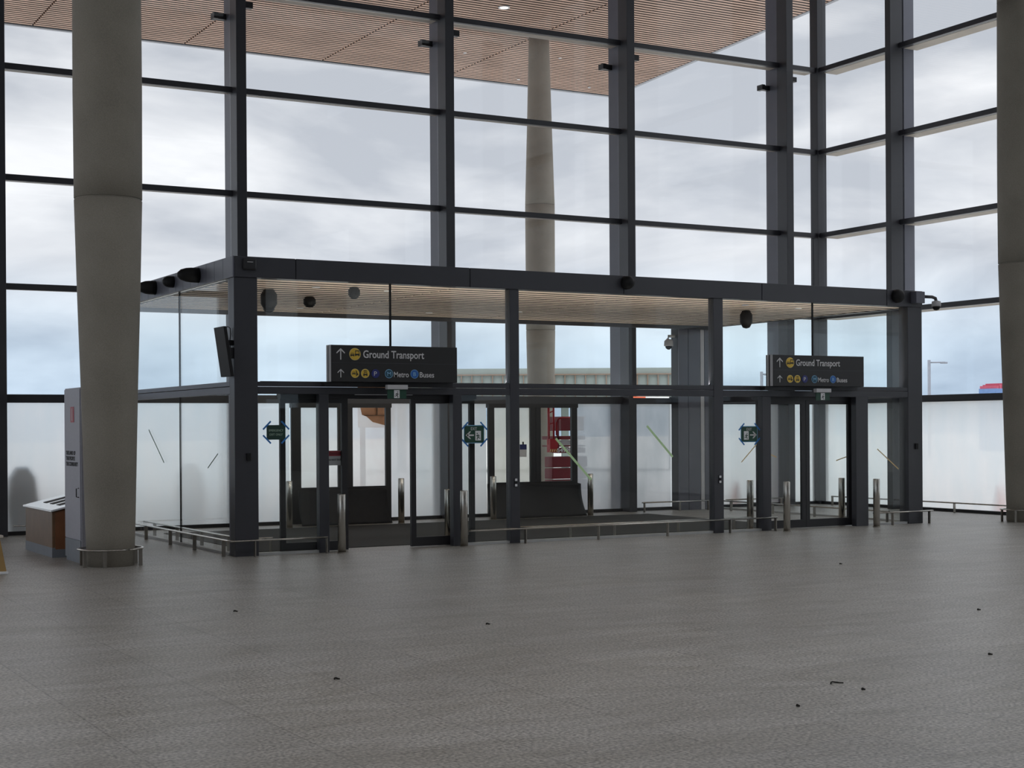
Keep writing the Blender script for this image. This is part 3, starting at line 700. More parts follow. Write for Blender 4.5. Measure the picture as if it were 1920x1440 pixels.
def direction_sign(x0, label):
    w_ = 1.905; z0, z1 = 2.322, 2.818; yf = -0.30
    t = thing('direction_sign', (x0, yf, z0), label, 'sign', 'ground transport direction signs')
    box('sign_box', x0, x0 + w_, yf, -0.125, z0, z1, M['sign_black'], t, 0.003)
    MB().box(x0 - 0.014, x0, yf + 0.005, yf + 0.055, z0, z1).box(x0 - 0.014, x0, yf + 0.10, yf + 0.13, z0, z1).build('edge_strip', M['grey_light'], t)
    box('divider_line', x0 + 0.01, x0 + w_ - 0.01, yf - 0.002, yf, z0 + 0.255, z0 + 0.261, M['frame'], t)
    box('lower_lip', x0 - 0.02, x0 + w_ + 0.02, -0.12, -0.005, z0 - 0.06, z0 - 0.003, M['frame_black'], t)
    y_ = yf - 0.002
    zt, zb_ = z0 + 0.375, z0 + 0.115
    multi_flat(arrow_up(x0 + 0.137, zt + 0.0, 0.155, 0.115), y_, 'arrow', M['text_white'], t)
    multi_flat(arrow_up(x0 + 0.137, zb_, 0.115, 0.09), y_, 'arrow', M['text_white'], t)
    ic = disc(x0 + 0.345, y_, zt, 0.083, 'icon_disc', M['yellow_pale'], t)
    disc(x0 + 0.345, y_ - 0.004, zt, 0.076, 'icon_face', M['yellow'], ic)
    multi_flat(car_polys(x0 + 0.305, zt - 0.008, 0.055) + bus_polys(x0 + 0.377, zt, 0.062), y_ - 0.008, 'icon_glyph', M['sign_black'], ic)
    text_mesh('lettering', 'Ground Transport', 0.145, (x0 + 0.467, y_ - 0.003, zt - 0.047), (1, 0, 0), (0, 0, 1), M['text_white'], t, width=0.92, bold=0.002)
    for cx_, kk in ((x0 + 0.345, 0), (x0 + 0.495, 1)):
        ic = disc(cx_, y_, zb_, 0.062, 'icon_disc', M['yellow_pale'], t); disc(cx_, y_ - 0.004, zb_, 0.056, 'icon_face', M['yellow'], ic)
        if kk == 0:
            g = car_polys(cx_ - 0.02, zb_, 0.045) + [[(cx_ + 0.005, zb_ + 0.035), (cx_ + 0.015, zb_ + 0.02), (cx_ + 0.012, zb_ - 0.035), (cx_ + 0.024, zb_ - 0.035), (cx_ + 0.028, zb_ + 0.02), (cx_ + 0.012, zb_ + 0.04)],
                     [(cx_ + 0.03, zb_ - 0.026), (cx_ + 0.045, zb_ - 0.022), (cx_ + 0.04, zb_ + 0.0), (cx_ + 0.028, zb_ + 0.0)]]
        else:
            g = car_polys(cx_, zb_ - 0.01, 0.06) + [[(cx_ - 0.028, zb_ + 0.028), (cx_ + 0.026, zb_ + 0.028), (cx_ + 0.026, zb_ + 0.036), (cx_ - 0.012, zb_ + 0.042), (cx_ - 0.028, zb_ + 0.036)]]
        multi_flat(g, y_ - 0.008, 'icon_glyph', M['sign_black'], ic)
    ic = disc(x0 + 0.648, y_, zb_, 0.060, 'icon_disc', M['navy'], t)
    text_mesh('lettering', 'P', 0.085, (x0 + 0.625, y_ - 0.006, zb_ - 0.030), (1, 0, 0), (0, 0, 1), M['text_white'], ic, width=0.042)
    ic = disc(x0 + 0.850, y_, zb_, 0.062, 'icon_disc', M['pale_blue'], t); disc(x0 + 0.850, y_ - 0.004, zb_, 0.053, 'icon_face', M['teal'], ic)
    text_mesh('lettering', 'M', 0.075, (x0 + 0.820, y_ - 0.010, zb_ - 0.027), (1, 0, 0), (0, 0, 1), M['pale_blue'], ic, width=0.058, bold=0.001)
    text_mesh('lettering', 'Metro', 0.105, (x0 + 0.925, y_ - 0.003, zb_ - 0.045), (1, 0, 0), (0, 0, 1), M['text_white'], t, width=0.225, bold=0.001)
    ic = disc(x0 + 1.238, y_, zb_, 0.062, 'icon_disc', M['pale_blue'], t); disc(x0 + 1.238, y_ - 0.004, zb_, 0.056, 'icon_face', M['blue'], ic)
    text_mesh('lettering', 'B', 0.075, (x0 + 1.216, y_ - 0.010, zb_ - 0.027), (1, 0, 0), (0, 0, 1), M['pale_blue'], ic, width=0.042, bold=0.001)
    text_mesh('lettering', 'Buses', 0.105, (x0 + 1.318, y_ - 0.003, zb_ - 0.045), (1, 0, 0), (0, 0, 1), M['text_white'], t, width=0.222, bold=0.001)
direction_sign(1.253, 'black Ground Transport sign above the open left doorway')
direction_sign(8.80, 'black Ground Transport sign above the closed right doors')

def man_polys(x0, z0, w_, h, flip=False):     # running figure in a w x h box
    P = [[(.50, .62), (.66, .60), (.60, .34), (.46, .38)],                                     # torso
         [(.52, .62), (.30, .54), (.20, .40), (.27, .37), (.36, .47), (.52, .53)],             # rear arm
         [(.60, .60), (.74, .52), (.86, .54), (.88, .48), (.74, .43), (.58, .50)],             # front arm
         [(.46, .40), (.60, .38), (.70, .22), (.74, .04), (.64, .03), (.58, .20), (.48, .30)],  # front leg
         [(.46, .42), (.54, .34), (.36, .20), (.12, .18), (.12, .26), (.32, .28), (.42, .36)]]  # rear leg
    hd = [(.66 + .085 * math.cos(a), .74 + .085 * math.sin(a) * w_ / h * 1.2) for a in [k * math.pi / 5 for k in range(10)]]
    P.append(hd)
    f_ = (lambda u_: 1 - u_) if flip else (lambda u_: u_)
    return [[(x0 + f_(a) * w_, z0 + c * h) for a, c in pl] for pl in P]
def exit_light(xc, label):
    z0, z1 = 2.095, 2.222; y_ = -0.33; w_ = 0.285
    t = thing('exit_light', (xc, y_, z0), label, 'sign', 'green exit lights over the doors')
    box('housing', xc - 0.155, xc + 0.155, y_ - 0.03, y_ + 0.05, z1, z1 + 0.062, M['grey_light'], t, 0.006)
    box('mounting_arm', xc - 0.03, xc + 0.03, y_ + 0.05, -0.122, z1 + 0.01, z1 + 0.035, M['frame_black'], t)
    bl_ = box('sign_blade', xc - w_ / 2, xc + w_ / 2, y_, y_ + 0.012, z0, z1 - 0.001, M['green_sign'], t)
    flat([(xc - 0.045, z0 + 0.008), (xc + 0.038, z0 + 0.008), (xc + 0.038, z1 - 0.008), (xc - 0.045, z1 - 0.008)], y_ - 0.001, 'white_door', M['white'], bl_, 0.002)
    multi_flat(man_polys(xc - 0.045, z0 + 0.010, 0.083, 0.108), y_ - 0.003, 'running_figure', M['sign_black'], bl_, 0.002)
exit_light(2.21, 'green running figure exit light above the open left doorway')
exit_light(9.80, 'green running figure exit light above the closed right doors')

def blue_tapes(t, x0, x1, z0, z1, y_):
    for sx, sz, cx_, cz in ((-1, 1, x0, z1), (1, 1, x1, z1), (-1, -1, x0, z0), (1, -1, x1, z0)):
        dx, dz = 0.055, -0.055 * sx * sz * 1.0
        a = Vector((cx_ - dx, y_, cz - dz)); c = Vector((cx_ + dx, y_, cz + dz))
        d = Vector((0.008, 0, 0.008 * sx * sz)) 
        MB().prism([a - d, c - d, c + d, a + d], (0, 0, 0), (0, -0.002, 0)).build('tape_strip', M['tape_blue'], t)
def exit_notice(x0, x1, z0, z1, left, label):
    y_ = 0.055
    t = thing('exit_notice', (x0, y_, z0), label, 'sign', 'green exit notices taped to the glass')
    p_ = box('notice_card', x0, x1, y_ - 0.004, y_, z0, z1, M['green_sign'], t)
    MB().box(x0 - 0.012, x1 + 0.012, y_ + 0.0005, y_ + 0.003, z0 - 0.012, z1 + 0.012).build('card_border', M['pale_blue'], t)
    h = z1 - z0; w_ = x1 - x0; yy_ = y_ - 0.005
    text_mesh('lettering', 'EXIT', 0.062, ((x0 + x1) / 2 - 0.055, yy_ - 0.001, z1 - 0.062), (1, 0, 0), (0, 0, 1), M['text_white'], p_, width=0.10)
    ax = x0 + w_ * (0.28 if left else 0.74); az = z0 + h * 0.44; s = 1 if left else -1
    L_ = 0.062; th = 0.011
    multi_flat([[(ax - s * L_ + s * .01, az - th), (ax + s * L_, az - th), (ax + s * L_, az + th), (ax - s * L_ + s * .01, az + th)],
                [(ax - s * L_ - s * .01, az), (ax - s * 0.008, az + 0.055), (ax + s * .016, az + 0.055), (ax - s * 0.032, az)], [(ax - s * L_ - s * .01, az), (ax - s * 0.032, az), (ax + s * .016, az - 0.055), (ax - s * .008, az - 0.055)]], yy_, 'arrow', M['text_white'], p_, 0.002)
    dx0 = x0 + w_ * (0.55 if left else 0.15); dw = w_ * 0.30; dz0 = z0 + h * 0.12; dh = h * 0.58
    flat([(dx0, dz0), (dx0 + dw, dz0), (dx0 + dw, dz0 + dh), (dx0, dz0 + dh)], yy_, 'white_door', M['white'], p_, 0.002)
    multi_flat(man_polys(dx0, dz0 + 0.004, dw, dh * 0.95, flip=left), yy_ - 0.002, 'running_figure', M['green_sign'], p_, 0.002)
    blue_tapes(t, x0, x1, z0, z1, y_ - 0.006)
exit_notice(3.455, 3.765, 1.475, 1.715, True, 'green EXIT notice with left arrow taped right of the left doors')
exit_notice(8.44, 8.755, 1.44, 1.675, False, 'green EXIT notice with right arrow taped left of the right doors')
t = thing('emergency_notice', (0.46, 0.055, 1.56), 'dark green EMERGENCY EXIT ONLY notice taped to the leftmost front pane', 'sign')
c_ = box('notice_card', 0.462, 0.728, 0.05, 0.055, 1.545, 1.742, M['green_dark'], t)
text_mesh('lettering', 'EMERGENCY', 0.042, (0.493, 0.047, 1.655), (1, 0, 0), (0, 0, 1), M['green_text'], c_, width=0.205)
text_mesh('lettering', 'EXIT ONLY', 0.042, (0.503, 0.047, 1.600), (1, 0, 0), (0, 0, 1), M['green_text'], c_, width=0.185)
blue_tapes(t, 0.465, 0.725, 1.55, 1.738, 0.048)
t = thing('warning_notice', (1.44, 0.21, 1.18), 'white DO NOT ENTER notice with red header on the left sliding leaf', 'sign')
c_ = box('notice_card', 1.40, 1.66, 0.225, 0.23, 1.18, 1.385, M['grey_light'], t, 0.002)
flat([(1.405, 1.31), (1.655, 1.31), (1.655, 1.38), (1.405, 1.38)], 0.224, 'red_header', M['red_label'], c_, 0.002)
text_mesh('lettering', 'DANGER', 0.048, (1.44, 0.221, 1.327), (1, 0, 0), (0, 0, 1), M['sign_black'], c_, width=0.17)
text_mesh('lettering', 'DO NOT ENTER', 0.036, (1.41, 0.222, 1.245), (1, 0, 0), (0, 0, 1), M['sign_black'], c_, width=0.235)
t = thing('blue_notice', (7.80, 5.95, 1.12), 'small blue and white notice fixed on the left pane of the middle outer doors', 'sign')
c_ = box('notice_card', 7.74, 7.89, 5.976, 5.984, 1.12, 1.36, M['white'], t)
flat([(7.74, 1.26), (7.89, 1.26), (7.89, 1.36), (7.74, 1.36)], 5.976, 'blue_header', M['navy'], c_, 0.002)
box('clip', 7.80, 7.83, 5.976, 5.984, 1.36, 1.41, M['black'], t)

# tape strips
def tape(a, c, y_, w_, m_, label, x_plane=None):
    mk = (lambda p: Vector((p[0], y_, p[1]))) if x_plane is None else (lambda p: Vector((x_plane, p[0], p[1])))
    A, C_ = mk(a), mk(c); d = (C_ - A).normalized(); nrm = Vector((0, 1, 0)) if x_plane is None else Vector((1, 0, 0)); s = d.cross(nrm) * w_ / 2
    o = MB().prism([A - s, C_ - s, C_ + s, A + s], (0, 0, 0), tuple(-nrm * 0.002)).build('tape_strip', M[m_], origin=tuple(A))
    return tag(o, label, 'tape', 'tape strips on the glass')
tape((4.985, 1.52), (5.60, 0.895), 0.057, 0.035, 'tape_green', 'long pale green tape strip on the centre pane, ending at a bollard top')
tape((6.62, 1.70), (7.10, 1.215), 0.057, 0.035, 'tape_green', 'pale green tape strip in the right half of the centre pane')
tape((8.745, 1.39), (8.44, 1.11), 0.057, 0.016, 'tape_tan', 'thin tan tape strip sloping below the right arrow exit notice')
tape((9.05, 1.252), (9.26, 1.175), 0.188, 0.018, 'tape_tan', 'short tan tape strip on the left leaf of the right doors')
tape((10.53, 1.10), (10.75, 1.158), 0.188, 0.016, 'tape_tan', 'short tan tape strip on the right leaf of the right doors')
tape((11.32, 1.283), (11.80, 0.935), 0.057, 0.018, 'tape_tan', 'tan tape strip on the lower pane beside the right corner post')
tape((4.15, 1.686), (3.35, 1.19), 0, 0.02, 'tape_dkgreen', 'dark green tape strip on the left side glass nearer the round column', 0.038)
tape((0.81, 1.355), (1.25, 1.15), 0, 0.016, 'tape_dkgreen', 'short dark tape strip on the left side glass nearer the corner post', 0.038)

# ------------------------------------------------------------------ small devices
def dome(p, axis, r_, ln, label, name='speaker', cat='speaker'):
    t = thing(name, p, label, cat, 'round black wall speakers')
    prof = [(r_, 0.0), (r_, 0.35 * ln), (r_ * .92, 0.6 * ln), (r_ * .7, 0.85 * ln), (r_ * .3, ln), (0.005, ln)]
    prof = [(a, -h) for a, h in prof]
    MB().lathe(prof, p, axis=axis, seg=20).build('speaker_shell', M['black'], t)
    MB().lathe([(r_ * 0.55, -0.0), (r_ * .55, -0.02)], p, axis=axis, seg=16).build('wall_plate', M['frame_black'], t)
dome((-0.021, 1.43, 3.85), 'X', 0.105, 0.30, 'black round speaker on the left fascia nearest the corner post')
dome((-0.021, 2.62, 3.86), 'X', 0.085, 0.16, 'smallest middle speaker on the left fascia')
dome((-0.021, 3.55, 3.85), 'X', 0.105, 0.26, 'black round speaker on the left fascia beside the round column')
dome((6.20, -0.021, 3.875), 'Y', 0.10, 0.16, 'black round speaker at the middle of the front beam')
dome((11.70, -0.021, 3.875), 'Y', 0.115, 0.14, 'black round speaker on the front beam near the right corner')
t = thing('wall_sensor', (0.17, -0.03, 3.89), 'rounded square black access box on the beam above the left corner post', 'sensor')
box('sensor_body', 0.11, 0.30, -0.065, -0.021, 3.80, 3.955, M['frame_black'], t, 0.03)
box('status_bar', 0.165, 0.245, -0.068, -0.0655, 3.90, 3.908, M['grey_light'], t)
t = thing('security_camera', (12.0, -0.02, 3.85), 'dark dome security camera on an arm at the right end of the front beam', 'camera')
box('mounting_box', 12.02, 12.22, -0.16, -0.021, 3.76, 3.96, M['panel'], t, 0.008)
MB().tube([(12.20, -0.10, 3.88), (12.42, -0.12, 3.88), (12.50, -0.12, 3.86), (12.52, -0.12, 3.80)], 0.028, 10).build('arm', M['frame'], t)
MB().lathe([(0.03, 0.06), (0.075, 0.045), (0.08, -0.01), (0.078, -0.04)], (12.52, -0.12, 3.76), seg=20).build('camera_housing', M['grey_light'], t)
MB().lathe([(0.066, 0.0), (0.062, -0.03), (0.04, -0.058), (0.005, -0.066)], (12.52, -0.12, 3.718), seg=20).build('camera_dome', M['black'], t)
t = thing('security_camera', (11.2, 5.6, 3.3), 'white dome camera on the clad pier inside the vestibule', 'camera')
MB().tube([(11.245, 5.8, 3.50), (11.1, 5.8, 3.50), (11.08, 5.8, 3.44)], 0.03, 8).build('arm', M['white'], t)
MB().lathe([(0.05, 0.08), (0.09, 0.04), (0.095, -0.04), (0.09, -0.06)], (11.10, 5.8, 3.36), seg=18).build('camera_housing', M['grey_light'], t)
MB().lathe([(0.07, 0.0), (0.06, -0.04), (0.02, -0.07)], (11.10, 5.8, 3.30), seg=18).build('camera_dome', M['black'], t)
t = thing('monitor', (-0.15, 0.1, 2.37), 'slim black screen tilted off the left corner post, seen edge on', 'screen')
MB().prism([Vector((-0.19, 0, 3.04)), Vector((-0.145, 0, 3.04)), Vector((-0.05, 0, 2.385)), Vector((-0.095, 0, 2.385))], (0, -0.13, 0), (0, 0.27, 0)).build('screen_body', M['black'], t, 0.004)
MB().box(-0.13, 0.0, 0.03, 0.14, 2.63, 2.77).build('bracket', M['frame_black'], t)
MB().tube([(-0.02, 0.1, 2.77), (-0.03, 0.09, 2.86), (-0.012, 0.1, 2.95), (-0.02, 0.1, 3.03), (-0.05, 0.1, 3.05), (-0.12, 0.1, 3.02)], 0.006, 6).build('cable', M['black'], t)
MB().box(-0.06, -0.0, 0.06, 0.12, 2.80, 2.87).build('cable_clamp', M['black'], t)
def switchbox(x, z, lab, dark=False, y_=-0.001):
    t = thing('wall_switch', (x, y_, z), lab, 'switch', 'small switch boxes on the posts')
    if dark: box('switch_body', x - 0.03, x + 0.03, y_ - 0.025, y_, z - 0.05, z + 0.05, M['black'], t, 0.004)
    else:
        box('switch_body', x - 0.022, x + 0.022, y_ - 0.012, y_, z - 0.065, z + 0.065, M['black'], t, 0.003)
        box('button', x - 0.019, x + 0.019, y_ - 0.018, y_ - 0.012, z + 0.022, z + 0.058, M['white'], t, 0.003)
        box('button', x - 0.019, x + 0.019, y_ - 0.018, y_ - 0.012, z - 0.058, z - 0.022, M['white'], t, 0.003)
switchbox(4.262, 0.885, 'small black and white door button on the post left of the centre pane')
switchbox(7.965, 0.85, 'small black and white door button on the post right of the centre pane')
switchbox(0.185, 1.32, 'small black box on the left corner post', True)
switchbox(12.15, 1.32, 'small black box on the right corner post', True)
# ceiling devices in the vestibule
for x, y_, r_, dr, lab in ((1.08, 1.6, 0.12, 0.30, 'large black hanging speaker under the vestibule ceiling at the left'), (1.95, 3.95, 0.09, 0.15, 'small dark dome on the vestibule ceiling furthest back at the left'),
                           (2.07, 2.5, 0.095, 0.16, 'small dark dome on the vestibule ceiling in front of the others'), (2.05, 0.75, 0.085, 0.16, 'small dark dome on the vestibule ceiling nearest the front'),
                           (10.0, 1.9, 0.11, 0.30, 'large black hanging speaker above the right doors inside')):
    t = thing('ceiling_speaker', (x, y_, 3.71), lab, 'speaker', 'dark speakers under the vestibule ceiling')
    MB().lathe([(r_ * .6, 0.0), (r_, -0.25 * dr), (r_, -0.7 * dr), (r_ * .55, -dr), (0.01, -dr * 1.05)], (x, y_, 3.71), seg=12).build('speaker_shell', M['black'], t)
for k, (x, y_) in enumerate(((2.73, 4.57), (1.55, 0.95), (2.72, 1.05), (5.16, 4.63), (6.5, 3.8), (9.2, 0.9), (10.5, 1.1))):
    t = thing('downlight', (x, y_, 3.71), 'small recessed downlight in the vestibule ceiling, %s' % ('leftmost of all; second from the left; just left of the left pane joint; fourth from the left; above the centre pane; nearer the post right of the centre pane; rightmost of all'.split('; ')[k]), 'light', 'vestibule ceiling downlights')
    MB().lathe([(0.06, 0.0), (0.06, -0.012), (0.045, -0.012)], (x, y_, 3.712), seg=14).build('trim_ring', M['white'], t)
    MB().lathe([(0.044, -0.005), (0.044, -0.011)], (x, y_, 3.712), seg=14).build('lamp_face', M['lamp_on'], t)
t = thing('bright_strip', (6.4, 0.15, 2.14), 'thin red and white strip, a bright line put in as glow, under the transom right of centre', 'light')
box('red_segment', 6.40, 6.62, 0.085, 0.10, 2.130, 2.150, M['strip_red'], t); box('white_segment', 6.62, 7.06, 0.085, 0.10, 2.130, 2.150, M['strip_glow'], t)  # glow stands in for a bright line; no lamp here
t = thing('door_sensor', (1.75, 0.0, 2.1), 'thin pale strip over the open left doorway', 'sensor')
box('pale_bar', 1.72, 2.60, -0.012, 0.002, 2.150, 2.158, M['grey_light'], t)  # pale bar along the bottom edge of the header

# ------------------------------------------------------------------ grey cabinet and low display plinth at left
t = thing('cabinet', (-1.7, 0.5, 0), 'tall pale grey cabinet behind the left round column', 'cabinet')
box('body', -2.0, -1.45, 0.05, 0.90, 0.10, 2.232, M['kiosk'], t, 0.004)
box('kickplate', -1.995, -1.455, 0.055, 0.895, 0.0, 0.10, M['kiosk_base'], t)
dr = box('door', -2.012, -2.001, 0.07, 0.885, 0.30, 2.215, M['kiosk'], t, 0.002)
box('lower_panel', -2.012, -2.001, 0.07, 0.885, 0.05, 0.29, M['kiosk_base'], t)
MB().tube([(-2.012, 0.13, 0.955), (-2.045, 0.13, 0.95), (-2.045, 0.13, 0.845), (-2.012, 0.13, 0.84)], 0.007, 6).build('handle', M['black'], dr)
lb = box('red_label', -2.016, -2.0125, 0.36, 0.54, 1.79, 1.99, M['red_label'], dr)
box('label_stripe', -2.018, -2.0165, 0.44, 0.47, 1.81, 1.97, M['grey_light'], lb)
for s_, z_, w_ in (('THE LAND OF', 1.395, 0.50), ('THE PEOPLE', 1.325, 0.47), ('THE COMMUNITY', 1.253, 0.63)):
    text_mesh('lettering', s_, 0.066, (-2.0135, 0.80, z_ - 0.02), (0, -1, 0), (0, 0, 1), M['black'], dr, width=w_, bold=0.0035)
t = thing('display_plinth', (-1.6, 2.0, 0), 'low wood plinth with tilted white top and black bars beside the grey cabinet', 'display')
MB().prism([Vector((-2.1, 0, 0.10)), Vector((-1.0, 0, 0.10)), Vector((-1.0, 0, 0.86)), Vector((-2.1, 0, 0.60))], (0, 1.25, 0), (0, 2.9, 0)).build('body', M['wood_brown'], t, 0.01)
MB().prism([Vector((-2.06, 0, 0.11)), Vector((-1.0, 0, 0.11)), Vector((-1.0, 0, 0.85)), Vector((-2.06, 0, 0.60))], (0, 1.235, 0), (0, 1.249, 0)).build('end_panel', M['wood_orange'], t)
box('kickplate', -2.103, -1.0, 1.24, 2.903, 0.0, 0.13, M['kiosk_base'], t)
sl_ = 0.26 / 1.1
tp = MB().prism([Vector((-2.125, 0, 0.605)), Vector((-0.98, 0, 0.605 + sl_ * 1.145)), Vector((-0.98, 0, 0.63 + sl_ * 1.145)), Vector((-2.125, 0, 0.63))], (0, 1.2, 0), (0, 2.96, 0)).build('white_top', M['white_gloss'], t, 0.006)
for y0_ in (2.45, 2.05, 1.65):
    MB().prism([Vector((-1.93, 0, 0.631 + sl_ * .195)), Vector((-1.1, 0, 0.631 + sl_ * 1.025)), Vector((-1.1, 0, 0.635 + sl_ * 1.025)), Vector((-1.93, 0, 0.635 + sl_ * .195))], (0, y0_ - 0.1, 0), (0, y0_ + 0.1, 0)).build('black_bar', M['black'], tp)
t = thing('floor_stand', (-3.2, -0.6, 0), 'tan tapered stand with white foot cut off by the left picture edge', 'stand')
MB().add([(-3.45, -0.75, 0.03), (-3.075, -0.75, 0.03), (-3.075, -0.45, 0.03), (-3.45, -0.45, 0.03), (-3.40, -0.65, 0.42), (-3.13, -0.65, 0.42), (-3.13, -0.55, 0.42), (-3.40, -0.55, 0.42)],
         [(0, 3, 2, 1), (4, 5, 6, 7), (0, 1, 5, 4), (1, 2, 6, 5), (2, 3, 7, 6), (3, 0, 4, 7)]).build('stand_body', M['tan'], t)
box('foot', -3.48, -3.06, -0.78, -0.42, 0.0, 0.03, M['white'], t, 0.005)
box('top_cap', -3.42, -3.09, -0.66, -0.53, 0.42, 0.45, M['ledge'], t, 0.005)

# ------------------------------------------------------------------ outside
def pt(u_, v_, d):       # a spot out in the landscape, d metres ahead
    k = d / 2855.08
    p = Vector((-6.6829, -19.3414, 1.7)) + F * d + R * ((u_ - 960) * k) + U * (-(v_ - 807.19) * k)
    return p
A_, B_ = pt(690, 700, 66), pt(1310, 700, 66)
t = thing('elevated_road', (A_.x, A_.y, -0.27), 'long pale concrete elevated road with pipes across the far view', 'bridge')
dirv = (B_ - A_).normalized(); nv = Vector((-dirv.y, dirv.x, 0)).normalized()
def slab(mb, s0, s1, d0, d1, z0, z1):
    a = Vector((A_.x, A_.y, 0)); dd = Vector((dirv.x, dirv.y, 0)).normalized(); Lt = (Vector((B_.x, B_.y, 0)) - a).length
    p = [a + dd * Lt * s0 + nv * d0, a + dd * Lt * s1 + nv * d0, a + dd * Lt * s1 + nv * d1, a + dd * Lt * s0 + nv * d1]
    mb.prism([Vector((q.x, q.y, z0)) for q in p], (0, 0, 0), (0, 0, z1 - z0))
mb = MB(); slab(mb, 0, 1, 0, 5, 2.6, 4.22); mb.build('deck', M['bridge'], t)
mb = MB(); slab(mb, 0, 1, -0.12, 0, 3.92, 3.97); slab(mb, 0, 1, -0.12, 0, 3.1, 3.14)
for k in range(32): slab(mb, k / 32, k / 32 + 0.003, -0.1, 0, 2.6, 3.92)
mb.build('pipework', M['rust'], t)
for k in range(6):
    mb = MB(); slab(mb, 0.08 + k * 0.17, 0.10 + k * 0.17, 1.5, 3.0, -0.27, 2.6); mb.build('pier', M['bridge'], t)
for (u_, v0, v1, d, ln, lab) in ((1742, 675, 742, 90, 30, 'slim street lamp seen through the right glass wall'), (1428, 697, 742, 90, 14, 'slim distant street lamp left of the right direction sign')):
    P_ = pt(u_, v0, d); Q = pt(u_ + ln, v0 + 5, d)
    t = thing('street_lamp', (P_.x, P_.y, -0.27), lab, 'lamp', 'distant street lamps')
    MB().tube([(P_.x, P_.y, -0.27), (P_.x, P_.y, P_.z)], 0.09, 8).build('pole', M['lamp_post'], t)
    MB().tube([(P_.x, P_.y, P_.z - 0.15), (Q.x, Q.y, Q.z + 0.02)], 0.04, 8).build('arm', M['lamp_post'], t)
    box('lamp_head', Q.x - 0.3, Q.x + 0.1, Q.y - 0.1, Q.y + 0.1, Q.z - 0.06, Q.z + 0.04, M['lamp_post'], t)
P_ = pt(1868, 738, 110)
t = thing('distant_plant', (P_.x, P_.y, -0.27), 'distant blue structure with red tops beyond the right glass wall', 'building')
box('blue_block', P_.x - 0.9, P_.x + 1.2, P_.y - 0.8, P_.y + 0.8, -0.27, P_.z + 0.35, M['distant_blue'], t)
for k in range(7): box('red_top', P_.x - 0.8 + k * 0.28, P_.x - 0.58 + k * 0.28, P_.y - 0.8, P_.y + 0.8, P_.z + 0.35, P_.z + 0.55 + 0.09 * (k % 3), M['distant_red'], t)
# red lift outside
G = -0.27; X0, Y0 = 10.76, 10.0
t = thing('boom_lift', (10.95, 10.2, G), 'red boom lift standing outside the middle outer doors', 'machine')
MB().tube([(X0 + .02, Y0, 1.3), (X0 + .02, Y0, 2.2)], 0.028, 8).tube([(X0 + .15, Y0, 1.2), (X0 + .15, Y0, 2.2)], 0.024, 8).tube([(X0 + .02, Y0, 1.75), (X0 + .15, Y0, 1.78)], 0.015, 6).tube([(X0 + .02, Y0, 2.0), (X0 + .15, Y0, 2.05)], 0.015, 6).build('mast', M['red'], t)
MB().box(X0 - 0.0, X0 + 0.20, Y0 - .1, Y0 + .05, 1.12, 1.42).build('hazard_box', M['red'], t)
hz = MB()
for k in range(4): hz.prism([Vector((X0 - 0.02 + k * 0.055, 0, 1.13)), Vector((X0 + 0.005 + k * 0.055, 0, 1.13)), Vector((X0 + 0.025 + k * 0.055, 0, 1.19)), Vector((X0 + 0.0 + k * 0.055, 0, 1.19))], (0, Y0 - .104, 0), (0, Y0 - .101, 0))
hz.build('hazard_stripes', M['yellow_pale'], t)
MB().box(X0 + .22, X0 + .95, Y0 - .05, Y0 + .2, 1.10, 1.22).box(X0 + .20, X0 + .95, Y0 - .05, Y0 + .6, 1.40, 1.48).box(X0 + .34, X0 + .95, Y0, Y0 + .5, 1.60, 1.92).box(X0 + .22, X0 + .26, Y0 - .05, Y0, 1.2, 1.85).box(X0 + .20, X0 + .95, Y0 - .05, Y0 + .6, 1.24, 1.27).build('platform', M['dkred'], t)
MB().tube([(X0 + .19, Y0 - .06, 1.5), (X0 + .19, Y0 - .06, 1.78), (X0 + .24, Y0 - .06, 1.87), (X0 + .34, Y0 - .06, 1.9), (X0 + .95, Y0 - .06, 1.9)], 0.02, 6).build('guard_tube', M['red'], t)
MB().box(X0 + .20, X0 + .8, Y0 + .02, Y0 + .3, 1.28, 1.39).build('white_panel', M['white'], t)
text_mesh('lettering', 'S499F', 0.12, (X0 + .17, Y0 - .115, 1.125), (1, 0, 0), (0, 0, 1), M['white'], t, width=0.38, bold=0.004)
for k in range(5): box('chassis_block', X0 + .05, X0 + .98, Y0 - 0.1, Y0 + 0.0 + .25, G + 0.26 * k + 0.01, G + 0.26 * (k + 1) - 0.01, M['dkred'], t, 0.02)
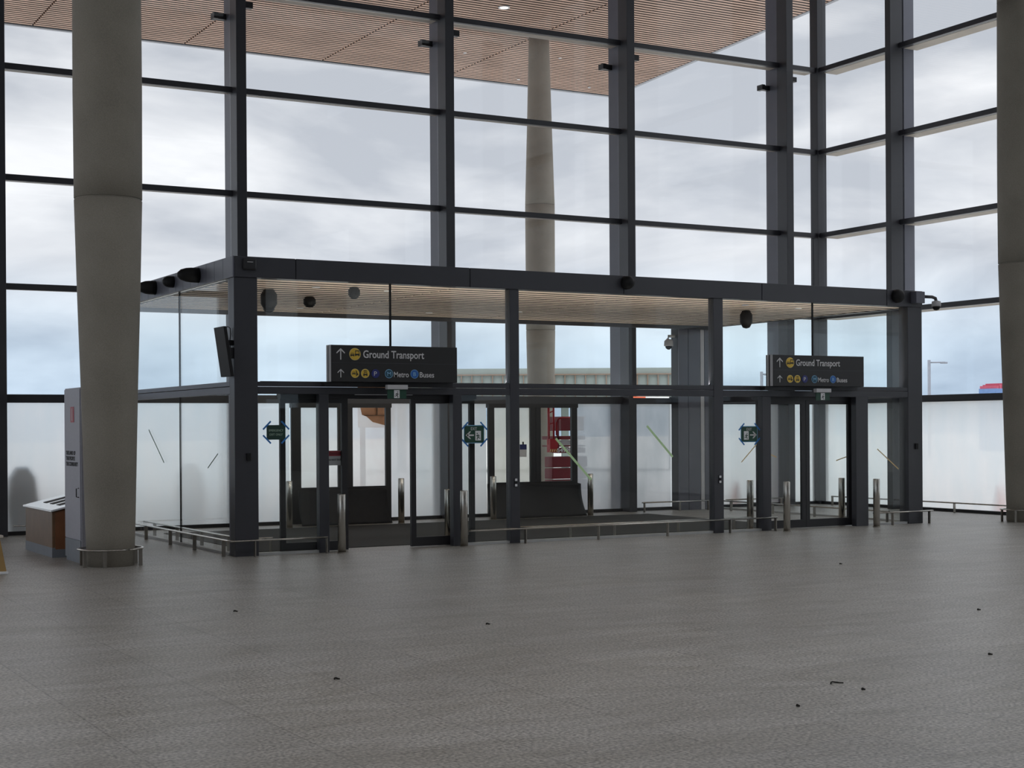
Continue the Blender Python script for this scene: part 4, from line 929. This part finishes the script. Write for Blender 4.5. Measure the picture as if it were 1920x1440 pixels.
# plywood hoarding, bin, cones outside
XB0, XB1 = 7.9, 8.85
A2 = thing('timber_board', (8.4, 14.0, G), 'timber board on posts outside, seen through the torn film of the left outer doors', 'board')
box('board', XB0, XB1, 14.0, 14.04, 1.70, 2.75, M['ply'], A2)
MB().box(XB0, XB1, 13.97, 13.995, 1.98, 1.995).box(XB0, XB1, 13.97, 13.995, 2.22, 2.235).box((XB0 + XB1) / 2 - .01, (XB0 + XB1) / 2 + .01, 13.97, 13.995, 2.0, 2.75).build('batten', M['wood_brown'], A2)
for xx in (XB0 + 0.1, XB1 - 0.2): box('post', xx, xx + 0.1, 14.05, 14.15, G, 2.6, M['wood_brown'], A2)
tag(MB().lathe([(0.20, G), (0.27, 0.5), (0.22, 0.9), (0.10, 1.08)], (-1.38, 6.7, 0), seg=14).build('shrub', M['bush'], origin=(-1.38, 6.7, G)), 'dark rounded shrub blurred behind the frosted pane at the far left', 'shrub')
for x, y_, lab in ((15.95, 1.75, 'orange traffic cone behind the frosted pane of the right glass wall'), (13.45, 6.6, 'orange traffic cone blurred behind the frosted pane right of the vestibule')):
    t = thing('traffic_cone', (x, y_, G), lab, 'cone', 'orange traffic cones outside')
    MB().lathe([(0.15, 0.04), (0.03, 0.75), (0.02, 0.78)], (x, y_, G), seg=18).build('cone_body', M['orange'], t)
    box('cone_base', x - 0.18, x + 0.18, y_ - 0.18, y_ + 0.18, G, G + 0.04, M['orange'], t)

# ------------------------------------------------------------------ specks of debris on the floor
for k, (x, y_, s, lab) in enumerate(((0.062, -11.68, 0.10, 'curved black twig on the open floor, right of centre'), (3.83, -9.33, 0.05, 'black speck on the floor nearest the right edge'), (5.89, -5.15, 0.05, 'black speck on the floor in front of the right doors'),
                                  (1.865, -11.31, 0.05, 'dark sliver on the floor at the lower right'), (0.05, -11.95, 0.035, 'tiny dark speck beside the black twig'), (-0.68, -12.18, 0.03, 'tiny dark speck nearest the bottom right'),
                                  (-2.68, -9.8, 0.05, 'dark sliver on the floor left of centre'), (-0.45, -7.83, 0.05, 'dark speck on the floor in the middle'), (-2.0, -5.78, 0.05, 'dark speck on the floor below the left corner post'))):
    s *= 1.0 if s > 0.06 else 0.7
    pts = [(x + s * (i / 5 - .5) , y_ + s * 0.3 * math.sin(i * 0.7), 0.006 + 0.004 * math.sin(i)) for i in range(6)]
    tag(MB().tube(pts, 0.005 if s > 0.06 else 0.007, 6).build('floor_debris', M['debris'], origin=(x, y_, 0)), lab, 'debris', 'bits of debris on the floor', kind='thing')
